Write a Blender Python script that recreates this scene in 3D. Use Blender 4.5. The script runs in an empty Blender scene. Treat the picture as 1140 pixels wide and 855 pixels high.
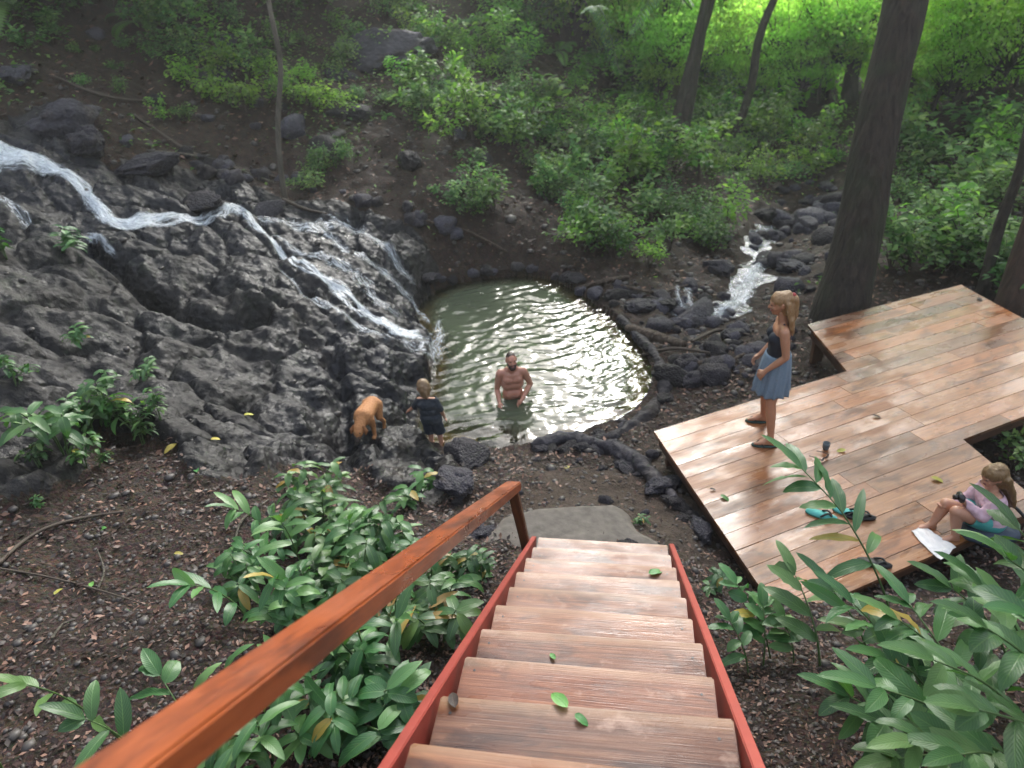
import bpy, bmesh, math, random
import numpy as np
from mathutils import Vector, Matrix
rnd = random.Random(7)
rng = np.random.default_rng(11)
SC = bpy.context.scene
COL = SC.collection

# ------------------------------------------------------------------ camera model
FPX = 760.0
PITCH = math.radians(30.77)
ROLL = math.radians(4.2)
CAM = np.array([0, 0, 4.9])
_X = np.array([1, 0, 0.]); _U0 = np.array([0, math.sin(PITCH), math.cos(PITCH)])
CF = np.array([0, math.cos(PITCH), -math.sin(PITCH)])
CR = math.cos(ROLL)*_X - math.sin(ROLL)*_U0
CU = math.sin(ROLL)*_X + math.cos(ROLL)*_U0
def ray(x, y): return CF + (x-570)/FPX*CR - (y-427.5)/FPX*CU
def at_z(x, y, z): d = ray(x, y); return CAM + d*(z-CAM[2])/d[2]
def at_d(x, y, k): return CAM + ray(x, y)*k
def depth_of(p): return float((np.asarray(p)-CAM) @ CF)

# ------------------------------------------------------------------ noise
def _hash(ix, iy, iz, seed):
    h = (ix.astype(np.int64)*374761393 + iy.astype(np.int64)*668265263 + iz.astype(np.int64)*2147483647 + seed*974711) & 0xFFFFFFFF
    h = ((h ^ (h >> 13))*1274126177) & 0xFFFFFFFF
    h = ((h ^ (h >> 16))*2246822519) & 0xFFFFFFFF
    return ((h ^ (h >> 15)) & 0xFFFFFF)/float(0xFFFFFF)
def vnoise(p, seed=0):
    p = np.asarray(p, float)
    if p.shape[-1] == 2: p = np.concatenate([p, np.zeros(p.shape[:-1]+(1,))], -1)
    i = np.floor(p).astype(np.int64); f = p-i; f = f*f*(3-2*f)
    r = 0
    for dx in (0, 1):
        for dy in (0, 1):
            for dz in (0, 1):
                w = (f[..., 0] if dx else 1-f[..., 0])*(f[..., 1] if dy else 1-f[..., 1])*(f[..., 2] if dz else 1-f[..., 2])
                r = r+w*_hash(i[..., 0]+dx, i[..., 1]+dy, i[..., 2]+dz, seed)
    return r*2-1
def fbm(p, o=4, seed=0, g=.5):
    p = np.asarray(p, float); a = 1; s = 0
    for k in range(o): s = s+a*vnoise(p*(2.03**k)+17.3*k, seed+k); a *= g
    return s
def worley(p, seed=0):
    i = np.floor(p).astype(np.int64); best = np.full(p.shape[:-1], 9.); sec = best.copy(); z = np.zeros(p.shape[:-1], np.int64)
    for dx in (-1, 0, 1):
        for dy in (-1, 0, 1):
            cx = i[..., 0]+dx; cy = i[..., 1]+dy
            d = np.hypot(cx+_hash(cx, cy, z, seed)-p[..., 0], cy+_hash(cx, cy, z+5, seed)-p[..., 1])
            sec = np.minimum(sec, np.maximum(d, best)); best = np.minimum(best, d)
    return best, sec
def sstep(a, b, x): t = np.clip((x-a)/(b-a), 0, 1); return t*t*(3-2*t)

# ------------------------------------------------------------------ mesh helpers
def link(name, me, mat=None, parent=None, smooth=True):
    o = bpy.data.objects.new(name, me); COL.objects.link(o)
    if mat is not None and not me.materials:
        for m in (mat if isinstance(mat, (list, tuple)) else [mat]): me.materials.append(m)
    if parent is not None: o.parent = parent
    if smooth and len(me.polygons): me.polygons.foreach_set('use_smooth', np.ones(len(me.polygons), bool))
    return o
def mesh(name, V, F, uv=None, tint=None, attrs=None):
    """V (n,3); F (m,k) array or list of lists; tint: per-vertex float"""
    me = bpy.data.meshes.new(name); V = np.asarray(V, np.float32)
    me.vertices.add(len(V)); me.vertices.foreach_set('co', V.ravel())
    if isinstance(F, np.ndarray):
        k = F.shape[1]; n = len(F)
        me.loops.add(n*k); me.loops.foreach_set('vertex_index', F.ravel().astype(np.int32))
        me.polygons.add(n); me.polygons.foreach_set('loop_start', np.arange(0, n*k, k, dtype=np.int32))
        li = F.ravel()
    else:
        ls = [len(f) for f in F]; li = np.array([i for f in F for i in f], np.int32)
        me.loops.add(len(li)); me.loops.foreach_set('vertex_index', li)
        me.polygons.add(len(F)); me.polygons.foreach_set('loop_start', np.concatenate([[0], np.cumsum(ls)[:-1]]).astype(np.int32))
    if uv is not None:
        u = me.uv_layers.new(name='UVMap'); u.data.foreach_set('uv', np.asarray(uv, np.float32)[li].ravel())
    al = dict(attrs or {})
    if tint is not None: al['tint'] = tint
    for k2, a in al.items():
        at = me.attributes.new(k2, 'FLOAT', 'POINT'); at.data.foreach_set('value', np.asarray(a, np.float32))
    me.update(calc_edges=True); me.validate()
    return me
def tag(o, label=None, cat=None, group=None, kind=None):
    if label: o['label'] = label
    if cat: o['category'] = cat
    if group: o['group'] = group
    if kind: o['kind'] = kind
    return o
def empty(name, loc, label, cat, group=None, rz=0):
    o = bpy.data.objects.new(name, None); COL.objects.link(o); o.location = Vector(loc); o.rotation_euler = (0, 0, rz); o.empty_display_size = .1
    return tag(o, label, cat, group)
def copy_tree(o, parent=None):
    c = o.copy(); COL.objects.link(c)
    if parent is not None: c.parent = parent
    for ch in list(o.children): copy_tree(ch, c)
    return c
def tube_arr(pts, rad, n=8, jit=0, seed=0, cap=True):
    pts = np.asarray(pts, float); m = len(pts); rad = np.broadcast_to(np.asarray(rad, float), (m,))
    T = np.gradient(pts, axis=0); T /= np.linalg.norm(T, axis=1)[:, None]+1e-9
    ref = np.array([0, 0, 1.]) if abs(T[0][2]) < .9 else np.array([1., 0, 0])
    V = []; u = np.cross(T[0], ref); u /= np.linalg.norm(u)
    a = np.arange(n)/n*2*np.pi
    for i in range(m):
        u = u-T[i]*(u@T[i]); u /= np.linalg.norm(u); w = np.cross(T[i], u)
        V.append(pts[i]+rad[i]*(np.cos(a)[:, None]*u+np.sin(a)[:, None]*w))
    V = np.concatenate(V)
    if jit:
        c = np.repeat(pts, n, 0); q = vnoise(V*3.1/ (np.mean(rad)*6+.05), seed); V = c+(V-c)*(1+jit*q[:, None])
    F = [(i*n+j, i*n+(j+1) % n, (i+1)*n+(j+1) % n, (i+1)*n+j) for i in range(m-1) for j in range(n)]
    if cap: F += [tuple(range(n-1, -1, -1)), tuple((m-1)*n+j for j in range(n))]
    uv = np.stack([np.tile(a/6.283, m), np.repeat(np.cumsum(np.concatenate([[0], np.linalg.norm(np.diff(pts, axis=0), axis=1)])), n)], 1)
    return V, F, uv
class MB:
    """collects pieces for ONE mesh"""
    def __init__(s): s.V = []; s.F = []; s.n = 0; s.uv = []; s.t = []
    def add(s, V, F, uv=None, t=0.5):
        V = np.asarray(V, float); s.V.append(V); s.F += [tuple(int(i)+s.n for i in f) for f in F]; s.n += len(V)
        s.uv.append(np.zeros((len(V), 2)) if uv is None else uv); s.t.append(np.broadcast_to(np.asarray(t, float), (len(V),)))
        return s
    def tube(s, pts, rad, n=8, jit=0, t=.5, seed=0): V, F, uv = tube_arr(pts, rad, n, jit, seed); return s.add(V, F, uv, t)
    def build(s, name, mat, parent=None, smooth=True):
        return link(name, mesh(name, np.concatenate(s.V), s.F, np.concatenate(s.uv), np.concatenate(s.t)), mat, parent, smooth)
def bevel_mesh(me, w, seg=2):
    bm = bmesh.new(); bm.from_mesh(me); bmesh.ops.bevel(bm, geom=[e for e in bm.edges], offset=w, segments=seg, affect='EDGES', clamp_overlap=True); bm.to_mesh(me); bm.free(); return me
def box_arr(o, ax, ay, az):
    """corner o and three edge vectors"""
    o, ax, ay, az = (np.asarray(v, float) for v in (o, ax, ay, az))
    V = [o, o+ax, o+ax+ay, o+ay, o+az, o+ax+az, o+ax+ay+az, o+ay+az]
    return np.array(V), [(0, 3, 2, 1), (4, 5, 6, 7), (0, 1, 5, 4), (1, 2, 6, 5), (2, 3, 7, 6), (3, 0, 4, 7)]

# ------------------------------------------------------------------ terrain
cp = []
def cz(*l):
    for x, y, z in l: cp.append(at_z(x, y, z))
def cd(*l):
    for x, y, d in l: cp.append(at_d(x, y, d))
POOL_PX = [(470, 335), (492, 319), (540, 310), (590, 306), (625, 314), (655, 333), (690, 360), (716, 388), (729, 415), (723, 440), (702, 462), (662, 481), (622, 492), (592, 497), (560, 499), (525, 503), (500, 503), (468, 492), (462, 470), (474, 432), (481, 408), (484, 388), (470, 368), (460, 350)]
POOL = np.array([at_z(x, y, 0)[:2] for x, y in POOL_PX])
# smooth pool outline (Chaikin)
for _ in range(2):
    q = np.roll(POOL, -1, 0); POOL = np.stack([POOL*.75+q*.25, POOL*.25+q*.75], 1).reshape(-1, 2)
for i in range(0, len(POOL), 4): cp.append(np.array([POOL[i, 0], POOL[i, 1], .06]))
cz((540, 520, .3), (620, 512, .22), (690, 495, .25), (745, 455, .2), (770, 410, .18), (640, 530, .4), (720, 560, .45), (600, 555, .66), (680, 590, .8),
   (580, 580, .78), (640, 575, .78), (670, 608, .87), (590, 612, .9), (450, 520, .3), (400, 520, .36), (520, 545, .55), (430, 560, .62), (480, 590, .9), (405, 482, .25), (560, 540, .5),
   (750, 625, .82), (800, 640, .55), (790, 580, .48), (765, 500, .3), (900, 500, .2), (1000, 450, .18), (1100, 400, .15), (1140, 540, .2), (1015, 650, .5), (905, 400, .12),
   (760, 380, .05), (780, 340, -.05), (830, 320, -.22), (842, 285, -.4), (720, 330, .12), (680, 310, .2), (930, 352, .05), (1000, 335, .1), (1100, 340, .2))
cd((0, 50, 12.5), (100, 0, 14.5), (100, 80, 13), (300, 0, 17), (300, 100, 14.5), (300, 200, 13), (450, 0, 19.5), (450, 80, 16.5), (500, 150, 14.7), (500, 230, 13.2),
   (600, 20, 24), (600, 100, 18.5), (600, 200, 15), (600, 275, 13), (700, 60, 27), (700, 150, 20), (700, 240, 15.5), (800, 120, 26), (780, 200, 17.5), (850, 90, 33),
   (900, 60, 42), (900, 150, 25), (880, 230, 18), (1000, 60, 28), (1000, 150, 19.5), (1050, 220, 15), (1140, 50, 22), (1140, 150, 16.5), (1000, 290, 12), (1100, 290, 11.3),
   (0, 170, 10.6), (80, 150, 11.4), (220, 240, 11.3), (150, 250, 10.5), (100, 215, 10.6), (0, 260, 9.2), (0, 330, 8.1), (150, 330, 9.2), (250, 300, 10.2), (350, 320, 10.4),
   (420, 370, 10.3), (440, 340, 11.1), (450, 290, 12.2), (380, 260, 12.2), (300, 235, 12.0), (300, 420, 8.5), (380, 400, 9.3), (440, 440, 8.95), (200, 450, 7.4), (100, 400, 7.9),
   (0, 420, 7.0), (0, 520, 5.7), (200, 520, 6.2), (300, 540, 6.1), (100, 650, 4.6), (0, 700, 4.0), (0, 855, 3.1), (250, 700, 4.15), (200, 850, 3.15), (400, 640, 4.9), (420, 800, 3.5),
   (850, 800, 3.65), (900, 730, 4.2), (1000, 800, 3.3), (1140, 855, 2.8), (1140, 700, 4.1), (1000, 690, 4.6))
cp += [np.array(v, float) for v in [(.45, 2.2, 1.45), (.3, 1.0, 1.95), (.2, -.5, 2.6), (-3, -2, 3.0), (3, -2, 2.8), (0, -6, 5), (-25, 10, 17), (-15, 20, 13), (-9, 26, 13), (-2, 34, 12), (2, 48, 13), (14, 70, 11),
    (34, 55, 13), (36, 28, 11), (26, 12, 8), (20, 0, 7), (-20, 0, 9), (-14, -8, 9), (15, -8, 7), (-8, 20, 8.5), (-30, 40, 24), (-10, 60, 22), (-20, 75, 26), (45, 75, 22), (50, 10, 18), (24, 60, 8), (30, 78, 14), (-35, -8, 20), (40, -8, 15)]]
cp = np.array(cp)
def tps_fit(P, z, lam=.02):
    n = len(P); d = np.linalg.norm(P[:, None]-P[None], axis=2); K = np.where(d > 0, d*d*np.log(d+1e-12), 0)+lam*np.eye(n)
    A = np.zeros((n+3, n+3)); A[:n, :n] = K; A[:n, n] = 1; A[:n, n+1:] = P; A[n, :n] = 1; A[n+1:, :n] = P.T
    return np.linalg.solve(A, np.concatenate([z, np.zeros(3)]))
_w = tps_fit(cp[:, :2], cp[:, 2])
def base_h(XY):
    out = np.empty(len(XY))
    for s in range(0, len(XY), 20000):
        q = XY[s:s+20000]; d2 = ((q[:, None]-cp[None, :, :2])**2).sum(2)
        out[s:s+20000] = (.5*d2*np.log(d2+1e-12))@_w[:-3]+_w[-3]+q@_w[-2:]
    return out
def poly_sd(P, poly):
    """signed distance, positive inside"""
    a = poly; b = np.roll(poly, -1, 0); best = np.full(len(P), 1e9); ins = np.zeros(len(P), bool)
    for p0, p1 in zip(a, b):
        e = p1-p0; t = np.clip(((P-p0)@e)/(e@e+1e-12), 0, 1); best = np.minimum(best, ((P-p0-t[:, None]*e)**2).sum(1))
        c = ((p0[1] > P[:, 1]) != (p1[1] > P[:, 1]))&(P[:, 0] < (p1[0]-p0[0])*(P[:, 1]-p0[1])/(p1[1]-p0[1]+1e-12)+p0[0]); ins ^= c
    return np.sqrt(best)*np.where(ins, 1, -1)
def line_d(P, pts):
    best = np.full(len(P), 1e9)
    for p0, p1 in zip(pts[:-1], pts[1:]):
        e = p1-p0; t = np.clip(((P-p0)@e)/(e@e+1e-12), 0, 1); best = np.minimum(best, ((P-p0-t[:, None]*e)**2).sum(1))
    return np.sqrt(best)
def axis_lines(lo, a, b, hi, fine, grow):
    mid = np.arange(a, b+1e-6, fine); l = []; r = []; s = fine; x = a
    while x > lo: s *= grow; x -= s; l.append(x)
    s = fine; x = mid[-1]
    while x < hi: s *= grow; x += s; r.append(x)
    return np.array(l[::-1]+list(mid)+r)
TEST = 1
GX = axis_lines(-45, -8.5, 7.5, 60, .042*TEST, 1.035); GY = axis_lines(-9, .8, 14.5, 85, .042*TEST, 1.035)
nx, ny = len(GX), len(GY)
XY = np.stack(np.meshgrid(GX, GY, indexing='ij'), -1).reshape(-1, 2)
Z = base_h(XY)
def bh(x, y):   # base-surface hit of a pixel
    t = np.concatenate([np.arange(1, 20, .05), np.arange(20, 60, .2)]); q = CAM+ray(x, y)[None]*t[:, None]
    h = base_h(q[:, :2]); i = np.argmax(q[:, 2] < h)
    return q[i]
ROCK_PX = [(-40, 130), (60, 112), (112, 138), (122, 178), (200, 192), (300, 222), (400, 233), (470, 272), (486, 310), (470, 335), (500, 380), (500, 440), (490, 500), (515, 520), (508, 560), (440, 548), (380, 524), (300, 545), (245, 540), (205, 505), (130, 500), (70, 530), (20, 560), (-40, 590)]
ROCKP = np.array([bh(x, y)[:2] for x, y in ROCK_PX])
rsd = poly_sd(XY, ROCKP)+.22*fbm(XY*1.3, 3, 5)
rock = sstep(-.12, .15, rsd)
psd = poly_sd(XY, POOL)
# ledge crevice under the bulge of the rock face
def crev(pts, depth, w, step):
    L = np.array([bh(x, y)[:2] for x, y in pts]); d = line_d(XY, L)
    return -depth*np.exp(-(d/w)**2)
near = rock
Z = Z+rock*(.13*fbm(XY*.9+3, 3, 21)+.055*(np.abs(fbm(XY*2.3, 3, 33))*-2+.8))
f1, f2 = worley(XY*np.array([3.2, 3.6])+.35*fbm(XY*2.4, 2, 3)[:, None], 4)
g1, g2 = worley(XY*9+.3*fbm(XY*6, 2, 9)[:, None], 8)
lump = (1-f1*1.1)*.085+(1-g1*1.2)*.02+.016*fbm(XY*12, 2, 50)+(.5-worley(XY*np.array([13., 15.])+.5*fbm(XY*5, 2, 66)[:, None], 67)[0])*.03+.009*fbm(XY*24, 2, 51)
big1, big2 = worley(XY*1.15+.4*fbm(XY*1.1, 2, 13)[:, None], 14)
lump = lump+.16*np.clip(1-big1*1.2, 0, 1)-.10*np.exp(-((big2-big1)/.07)**2)
Z = Z+rock*lump*.95
Z = Z+rock*(crev([(95, 275), (150, 318), (190, 352), (240, 366), (290, 362)], .42, .16, 0)+crev([(120, 150), (125, 190), (160, 215)], .2, .15, 0)
            +crev([(0, 470), (60, 455), (100, 440)], .25, .14, 0)+crev([(370, 410), (385, 450), (380, 500), (385, 525)], .22, .13, 0)+crev([(310, 300), (350, 335), (400, 370)], .12, .1, 0))
soil = 1-rock
far = sstep(9, 20, XY[:, 1])
Z = Z+soil*(.05*fbm(XY*1.4, 3, 61)+.022*fbm(XY*6, 3, 71)+far*.25*fbm(XY*.45, 3, 81)+.05*sstep(8, 12, XY[:, 1])*np.clip(.8-worley(XY*2.2, 90)[0], 0, 1)*2)
# trodden flat earth between stairs, slab and pool
TR = np.array([at_z(x, y, .5)[:2] for x, y in [(560, 600), (600, 540), (590, 510), (700, 500), (760, 470), (800, 560), (790, 640), (700, 625)]])
# stream bed cut
SB = [(700, 345), (760, 352), (800, 350), (826, 325), (842, 295), (850, 268), (872, 245), (905, 225)]
SBW = np.array([bh(x, y)[:2] for x, y in SB]); sbd = line_d(XY, SBW)
Z = Z-.22*np.exp(-(sbd/.75)**2)*sstep(-.2, -.6, psd)
# pool basin
inside = sstep(-.05, .02, psd)
bank = -np.minimum(1.05, np.clip(psd, 0, 9)*.95)-.02
shal = np.array([at_z(x, y, 0)[:2] for x, y in [(455, 470), (505, 472), (560, 480), (600, 505), (500, 520), (450, 500)]])
shd = poly_sd(XY, shal); bank = np.where(psd > 0, np.maximum(bank, -.16-.9*np.clip(-shd, 0, 9)), bank)
Z = np.where(psd > 0, np.minimum(Z, bank+.03*fbm(XY*4, 2, 3)), np.maximum(Z, np.where(psd > -.8, .05, -9)+.03*fbm(XY*5, 2, 7)))
ZG = Z.reshape(nx, ny)
def height(x, y):
    x = np.asarray(x, float); y = np.asarray(y, float)
    i = np.clip(np.searchsorted(GX, x)-1, 0, nx-2); j = np.clip(np.searchsorted(GY, y)-1, 0, ny-2)
    u = np.clip((x-GX[i])/(GX[i+1]-GX[i]), 0, 1); v = np.clip((y-GY[j])/(GY[j+1]-GY[j]), 0, 1)
    return ZG[i, j]*(1-u)*(1-v)+ZG[i+1, j]*u*(1-v)+ZG[i, j+1]*(1-u)*v+ZG[i+1, j+1]*u*v
RG = rock.reshape(nx, ny); PG = psd.reshape(nx, ny)
def grid_at(G, x, y):
    i = np.clip(np.searchsorted(GX, x)-1, 0, nx-1); j = np.clip(np.searchsorted(GY, y)-1, 0, ny-1); return G[i, j]
_T = np.concatenate([np.arange(1, 16, .02), np.arange(16, 80, .1)])
def hit(x, y):
    q = CAM+ray(x, y)[None]*_T[:, None]; b = q[:, 2] < height(q[:, 0], q[:, 1])
    i = int(np.argmax(b)); 
    if not b.any(): i = len(_T)-1
    p = q[i].copy(); p[2] = height(p[0], p[1]); return p
def normal_at(x, y, e=.12):
    n = np.array([height(x-e, y)-height(x+e, y), height(x, y-e)-height(x, y+e), 2*e]); return n/np.linalg.norm(n)
def grid_mesh(name, sel, mat, kind='structure', **at):
    """the faces of the ground grid picked by sel, one object"""
    I = np.arange(nx*ny).reshape(nx, ny)
    F = np.stack([I[:-1, :-1], I[1:, :-1], I[1:, 1:], I[:-1, 1:]], -1).reshape(-1, 4)[sel.ravel()]
    u, inv = np.unique(F, return_inverse=True); V = np.stack([XY[:, 0], XY[:, 1], Z], 1)[u]
    me = mesh(name, V, inv.reshape(-1, 4), attrs={k: v[u] for k, v in at.items()})
    # normals of the whole sheet, so the border between the two grounds shows no seam
    dzx = np.gradient(ZG, GX, axis=0); dzy = np.gradient(ZG, GY, axis=1)
    N = np.stack([-dzx, -dzy, np.ones_like(ZG)], -1).reshape(-1, 3); N /= np.linalg.norm(N, axis=1)[:, None]
    o = link(name, me, mat); me.normals_split_custom_set_from_vertices(N[u].tolist())
    return tag(o, kind=kind)
# ------------------------------------------------------------------ materials
class NT:
    def __init__(s, name):
        s.m = bpy.data.materials.new(name); s.m.use_nodes = True; s.t = s.m.node_tree; s.b = s.t.nodes['Principled BSDF']; s.out = s.t.nodes['Material Output']; s._c = None
    def n(s, typ, **k):
        x = s.t.nodes.new(typ)
        for a, v in k.items(): setattr(x, a, v)
        return x
    def put(s, sock, v):
        if isinstance(v, bpy.types.NodeSocket): s.t.links.new(v, sock)
        elif hasattr(sock, 'default_value'):
            if sock.type == 'RGBA' and not hasattr(v, '__len__'): v = (v, v, v, 1)
            elif sock.type == 'RGBA' and len(v) == 3: v = (*v, 1)
            sock.default_value = v
    def set(s, **k):
        for a, v in k.items(): s.put(s.b.inputs[a.replace('_', ' ')], v)
        return s
    def co(s):
        if s._c is None: s._c = s.n('ShaderNodeTexCoord')
        return s._c.outputs['Object']
    def uv(s): return s.n('ShaderNodeUVMap').outputs[0]
    def attr(s, a): return s.n('ShaderNodeAttribute', attribute_name=a).outputs['Fac']
    def map(s, v, sc, loc=(0, 0, 0), rot=(0, 0, 0)):
        x = s.n('ShaderNodeMapping'); s.put(x.inputs[0], v); x.inputs['Scale'].default_value = sc if hasattr(sc, '__len__') else (sc,)*3
        s.put(x.inputs['Location'], loc); x.inputs['Rotation'].default_value = rot; return x.outputs[0]
    def noise(s, v, scale=5, det=4, rough=.55, dist=0):
        x = s.n('ShaderNodeTexNoise'); s.put(x.inputs['Vector'], v); x.inputs['Scale'].default_value = scale; x.inputs['Detail'].default_value = det; x.inputs['Roughness'].default_value = rough; x.inputs['Distortion'].default_value = dist; return x.outputs['Fac']
    def voro(s, v, scale=5, feat='F1', out='Distance', rand=1):
        x = s.n('ShaderNodeTexVoronoi', feature=feat); s.put(x.inputs['Vector'], v); x.inputs['Scale'].default_value = scale; x.inputs['Randomness'].default_value = rand; return x.outputs[out]
    def ramp(s, f, *st, ease='LINEAR'):
        x = s.n('ShaderNodeValToRGB'); s.put(x.inputs[0], f); r = x.color_ramp; r.interpolation = ease
        while len(r.elements) < len(st): r.elements.new(.5)
        for e, (p, c) in zip(r.elements, st): e.position = p; e.color = (c, c, c, 1) if not hasattr(c, '__len__') else (*c, 1)
        return x.outputs[0]
    def mix(s, f, a, b, mode='MIX'):
        x = s.n('ShaderNodeMix', data_type='RGBA', blend_type=mode); s.put(x.inputs[0], f); s.put(x.inputs[6], a); s.put(x.inputs[7], b); return x.outputs[2]
    def math(s, op, a, b=0, c=0):
        x = s.n('ShaderNodeMath', operation=op); s.put(x.inputs[0], a); s.put(x.inputs[1], b); s.put(x.inputs[2], c); return x.outputs[0]
    def bump(s, h, st=.5, d=.02, nrm=None):
        x = s.n('ShaderNodeBump'); x.inputs['Strength'].default_value = st; x.inputs['Distance'].default_value = d; s.put(x.inputs['Height'], h)
        if nrm is not None: s.put(x.inputs['Normal'], nrm)
        return x.outputs[0]
    def rand(s): return s.n('ShaderNodeObjectInfo').outputs['Random']
    def surf(s, sh): s.t.links.new(sh, s.out.inputs['Surface'])

def m_soil():
    k = NT('soil'); c = k.co()
    a = k.noise(c, 1.3, 5, .6); b = k.noise(c, 9, 5, .65); p = k.voro(c, 38); v = k.voro(c, 38, out='Color'); w = k.voro(c, 90, out='Color')
    col = k.ramp(b, (.3, (.012, .0075, .006)), (.5, (.03, .019, .0135)), (.72, (.058, .036, .025)))
    col = k.mix(.55, col, k.mix(.5, v, w), 'OVERLAY')
    col = k.mix(k.ramp(a, (.45, 0), (.75, .7)), col, (.034, .027, .022))
    tr = k.attr('path'); col = k.mix(k.math('MULTIPLY', tr, .75), col, k.ramp(b, (.3, (.04, .028, .021)), (.7, (.09, .066, .05))))
    col = k.mix(k.attr('bed'), col, (.30, .19, .07))
    h = k.math('ADD', k.math('MULTIPLY', p, -.6), k.noise(c, 30, 6, .7))
    k.set(Base_Color=col, Roughness=k.ramp(a, (.35, .6), (.6, .9)), Normal=k.bump(h, .9, .03)); k.b.inputs['Specular IOR Level'].default_value = .2
    return k.m
def m_rock(name='wet_rock', base=1.0, dry=0.0):
    k = NT(name); c = k.co()
    a = k.noise(c, 1.1, 5, .6, .4); b = k.noise(c, 7, 6, .7); v = k.voro(c, 13, 'SMOOTH_F1'); v2 = k.voro(c, 46)
    col = k.ramp(b, (.3, (.013*base, .0125*base, .0155*base)), (.55, (.032*base, .030*base, .036*base)), (.8, (.075*base, .07*base, .078*base)))
    col = k.mix(k.ramp(a, (.55, 0), (.7, .65)), col, k.ramp(b, (.35, (.016, .012, .008)), (.7, (.05, .034, .018))))
    mo = k.noise(c, 2.1, 6, .7); col = k.mix(k.math('MULTIPLY', k.ramp(mo, (.56, 0), (.68, .8)), k.attr('moss')), col, (.028, .042, .014))
    if base < 1: col = k.mix(1, col, (.86, .9, 1.14), 'MULTIPLY'); col = k.mix(k.attr('bed'), col, (.34, .21, .075))
    h = k.math('ADD', k.math('MULTIPLY', v, -1.0), k.math('ADD', k.math('MULTIPLY', b, .8), k.math('MULTIPLY', v2, -.12)))
    wet = k.attr('wet')
    if base > 1: hv = k.math('MULTIPLY_ADD', k.rand(), 1.2, .45); col = k.mix(1, col, k.mix(k.rand(), (.95, .85, .78), (1, 1, 1.06)), 'MULTIPLY'); vm = k.n('ShaderNodeVectorMath', operation='SCALE'); k.put(vm.inputs[0], col); k.put(vm.inputs['Scale'], hv); col = vm.outputs[0]
    r = k.ramp(k.noise(c, 4, 4), (.35, .45+dry), (.65, .75+dry*.4))
    if base < 1: r = k.math('SUBTRACT', r, k.math('MULTIPLY', wet, .22)); col = k.mix(k.math('MULTIPLY', k.math('SUBTRACT', 1, wet), .5), col, k.ramp(b, (.3, (.009, .0078, .0066)), (.7, (.027, .023, .0185)))); col = k.mix(1, col, k.ramp(k.noise(c, .7, 3), (.35, .6), (.65, 1.25)), 'MULTIPLY')
    k.set(Base_Color=col, Roughness=r, Normal=k.bump(h, .72, .05)); k.b.inputs['Specular IOR Level'].default_value = .26-.16*dry
    return k.m
def m_leaf(name, dark, mid, light, trans=.35, rough=.38, veins=True, glow=1., old=False):
    k = NT(name); t = k.attr('tint')
    col = k.ramp(t, (0, dark), (.5, mid), (.95, light), (1, (.33, .23, .05) if old else light))
    hv = k.n('ShaderNodeHueSaturation'); rr = k.rand(); k.put(hv.inputs['Hue'], k.math('ADD', .475, k.math('MULTIPLY', k.math('FRACT', k.math('MULTIPLY', rr, 5.3)), .04))); k.put(hv.inputs['Value'], k.math('ADD', .7, k.math('MULTIPLY', rr, .65))); k.put(hv.inputs['Color'], col); col = hv.outputs[0]
    if veins:
        sx = k.n('ShaderNodeSeparateXYZ'); k.put(sx.inputs[0], k.uv()); ux = k.math('ABSOLUTE', k.math('SUBTRACT', sx.outputs[0], .5))
        rib = k.ramp(ux, (.012, 1), (.045, 0)); w = k.math('SINE', k.math('MULTIPLY', k.math('ADD', sx.outputs[1], k.math('MULTIPLY', ux, -.5)), 75))
        vs_ = k.ramp(w, (.55, 0), (.95, 1)); col = k.mix(k.math('MULTIPLY', vs_, k.math('MULTIPLY', k.noise(k.co(), 5, 2), .5)), col, light); sp = k.noise(k.co(), 38, 4, .7); col = k.mix(k.ramp(sp, (.62, 0), (.75, .6)), col, (.16, .17, .05)); col = k.mix(k.math('MULTIPLY', rib, .55), col, light, 'MIX'); nr = k.bump(k.math('ADD', k.math('MULTIPLY', w, .13), k.math('MULTIPLY', rib, -1.0)), .3, .006); k.set(Normal=nr)
    k.set(Base_Color=col, Roughness=rough)
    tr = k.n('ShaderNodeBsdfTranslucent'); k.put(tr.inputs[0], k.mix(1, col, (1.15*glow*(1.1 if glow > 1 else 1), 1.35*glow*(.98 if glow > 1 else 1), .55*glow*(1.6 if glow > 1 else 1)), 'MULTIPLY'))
    mx = k.n('ShaderNodeMixShader'); mx.inputs[0].default_value = trans; k.t.links.new(k.b.outputs[0], mx.inputs[1]); k.t.links.new(tr.outputs[0], mx.inputs[2]); k.surf(mx.outputs[0])
    return k.m
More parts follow.
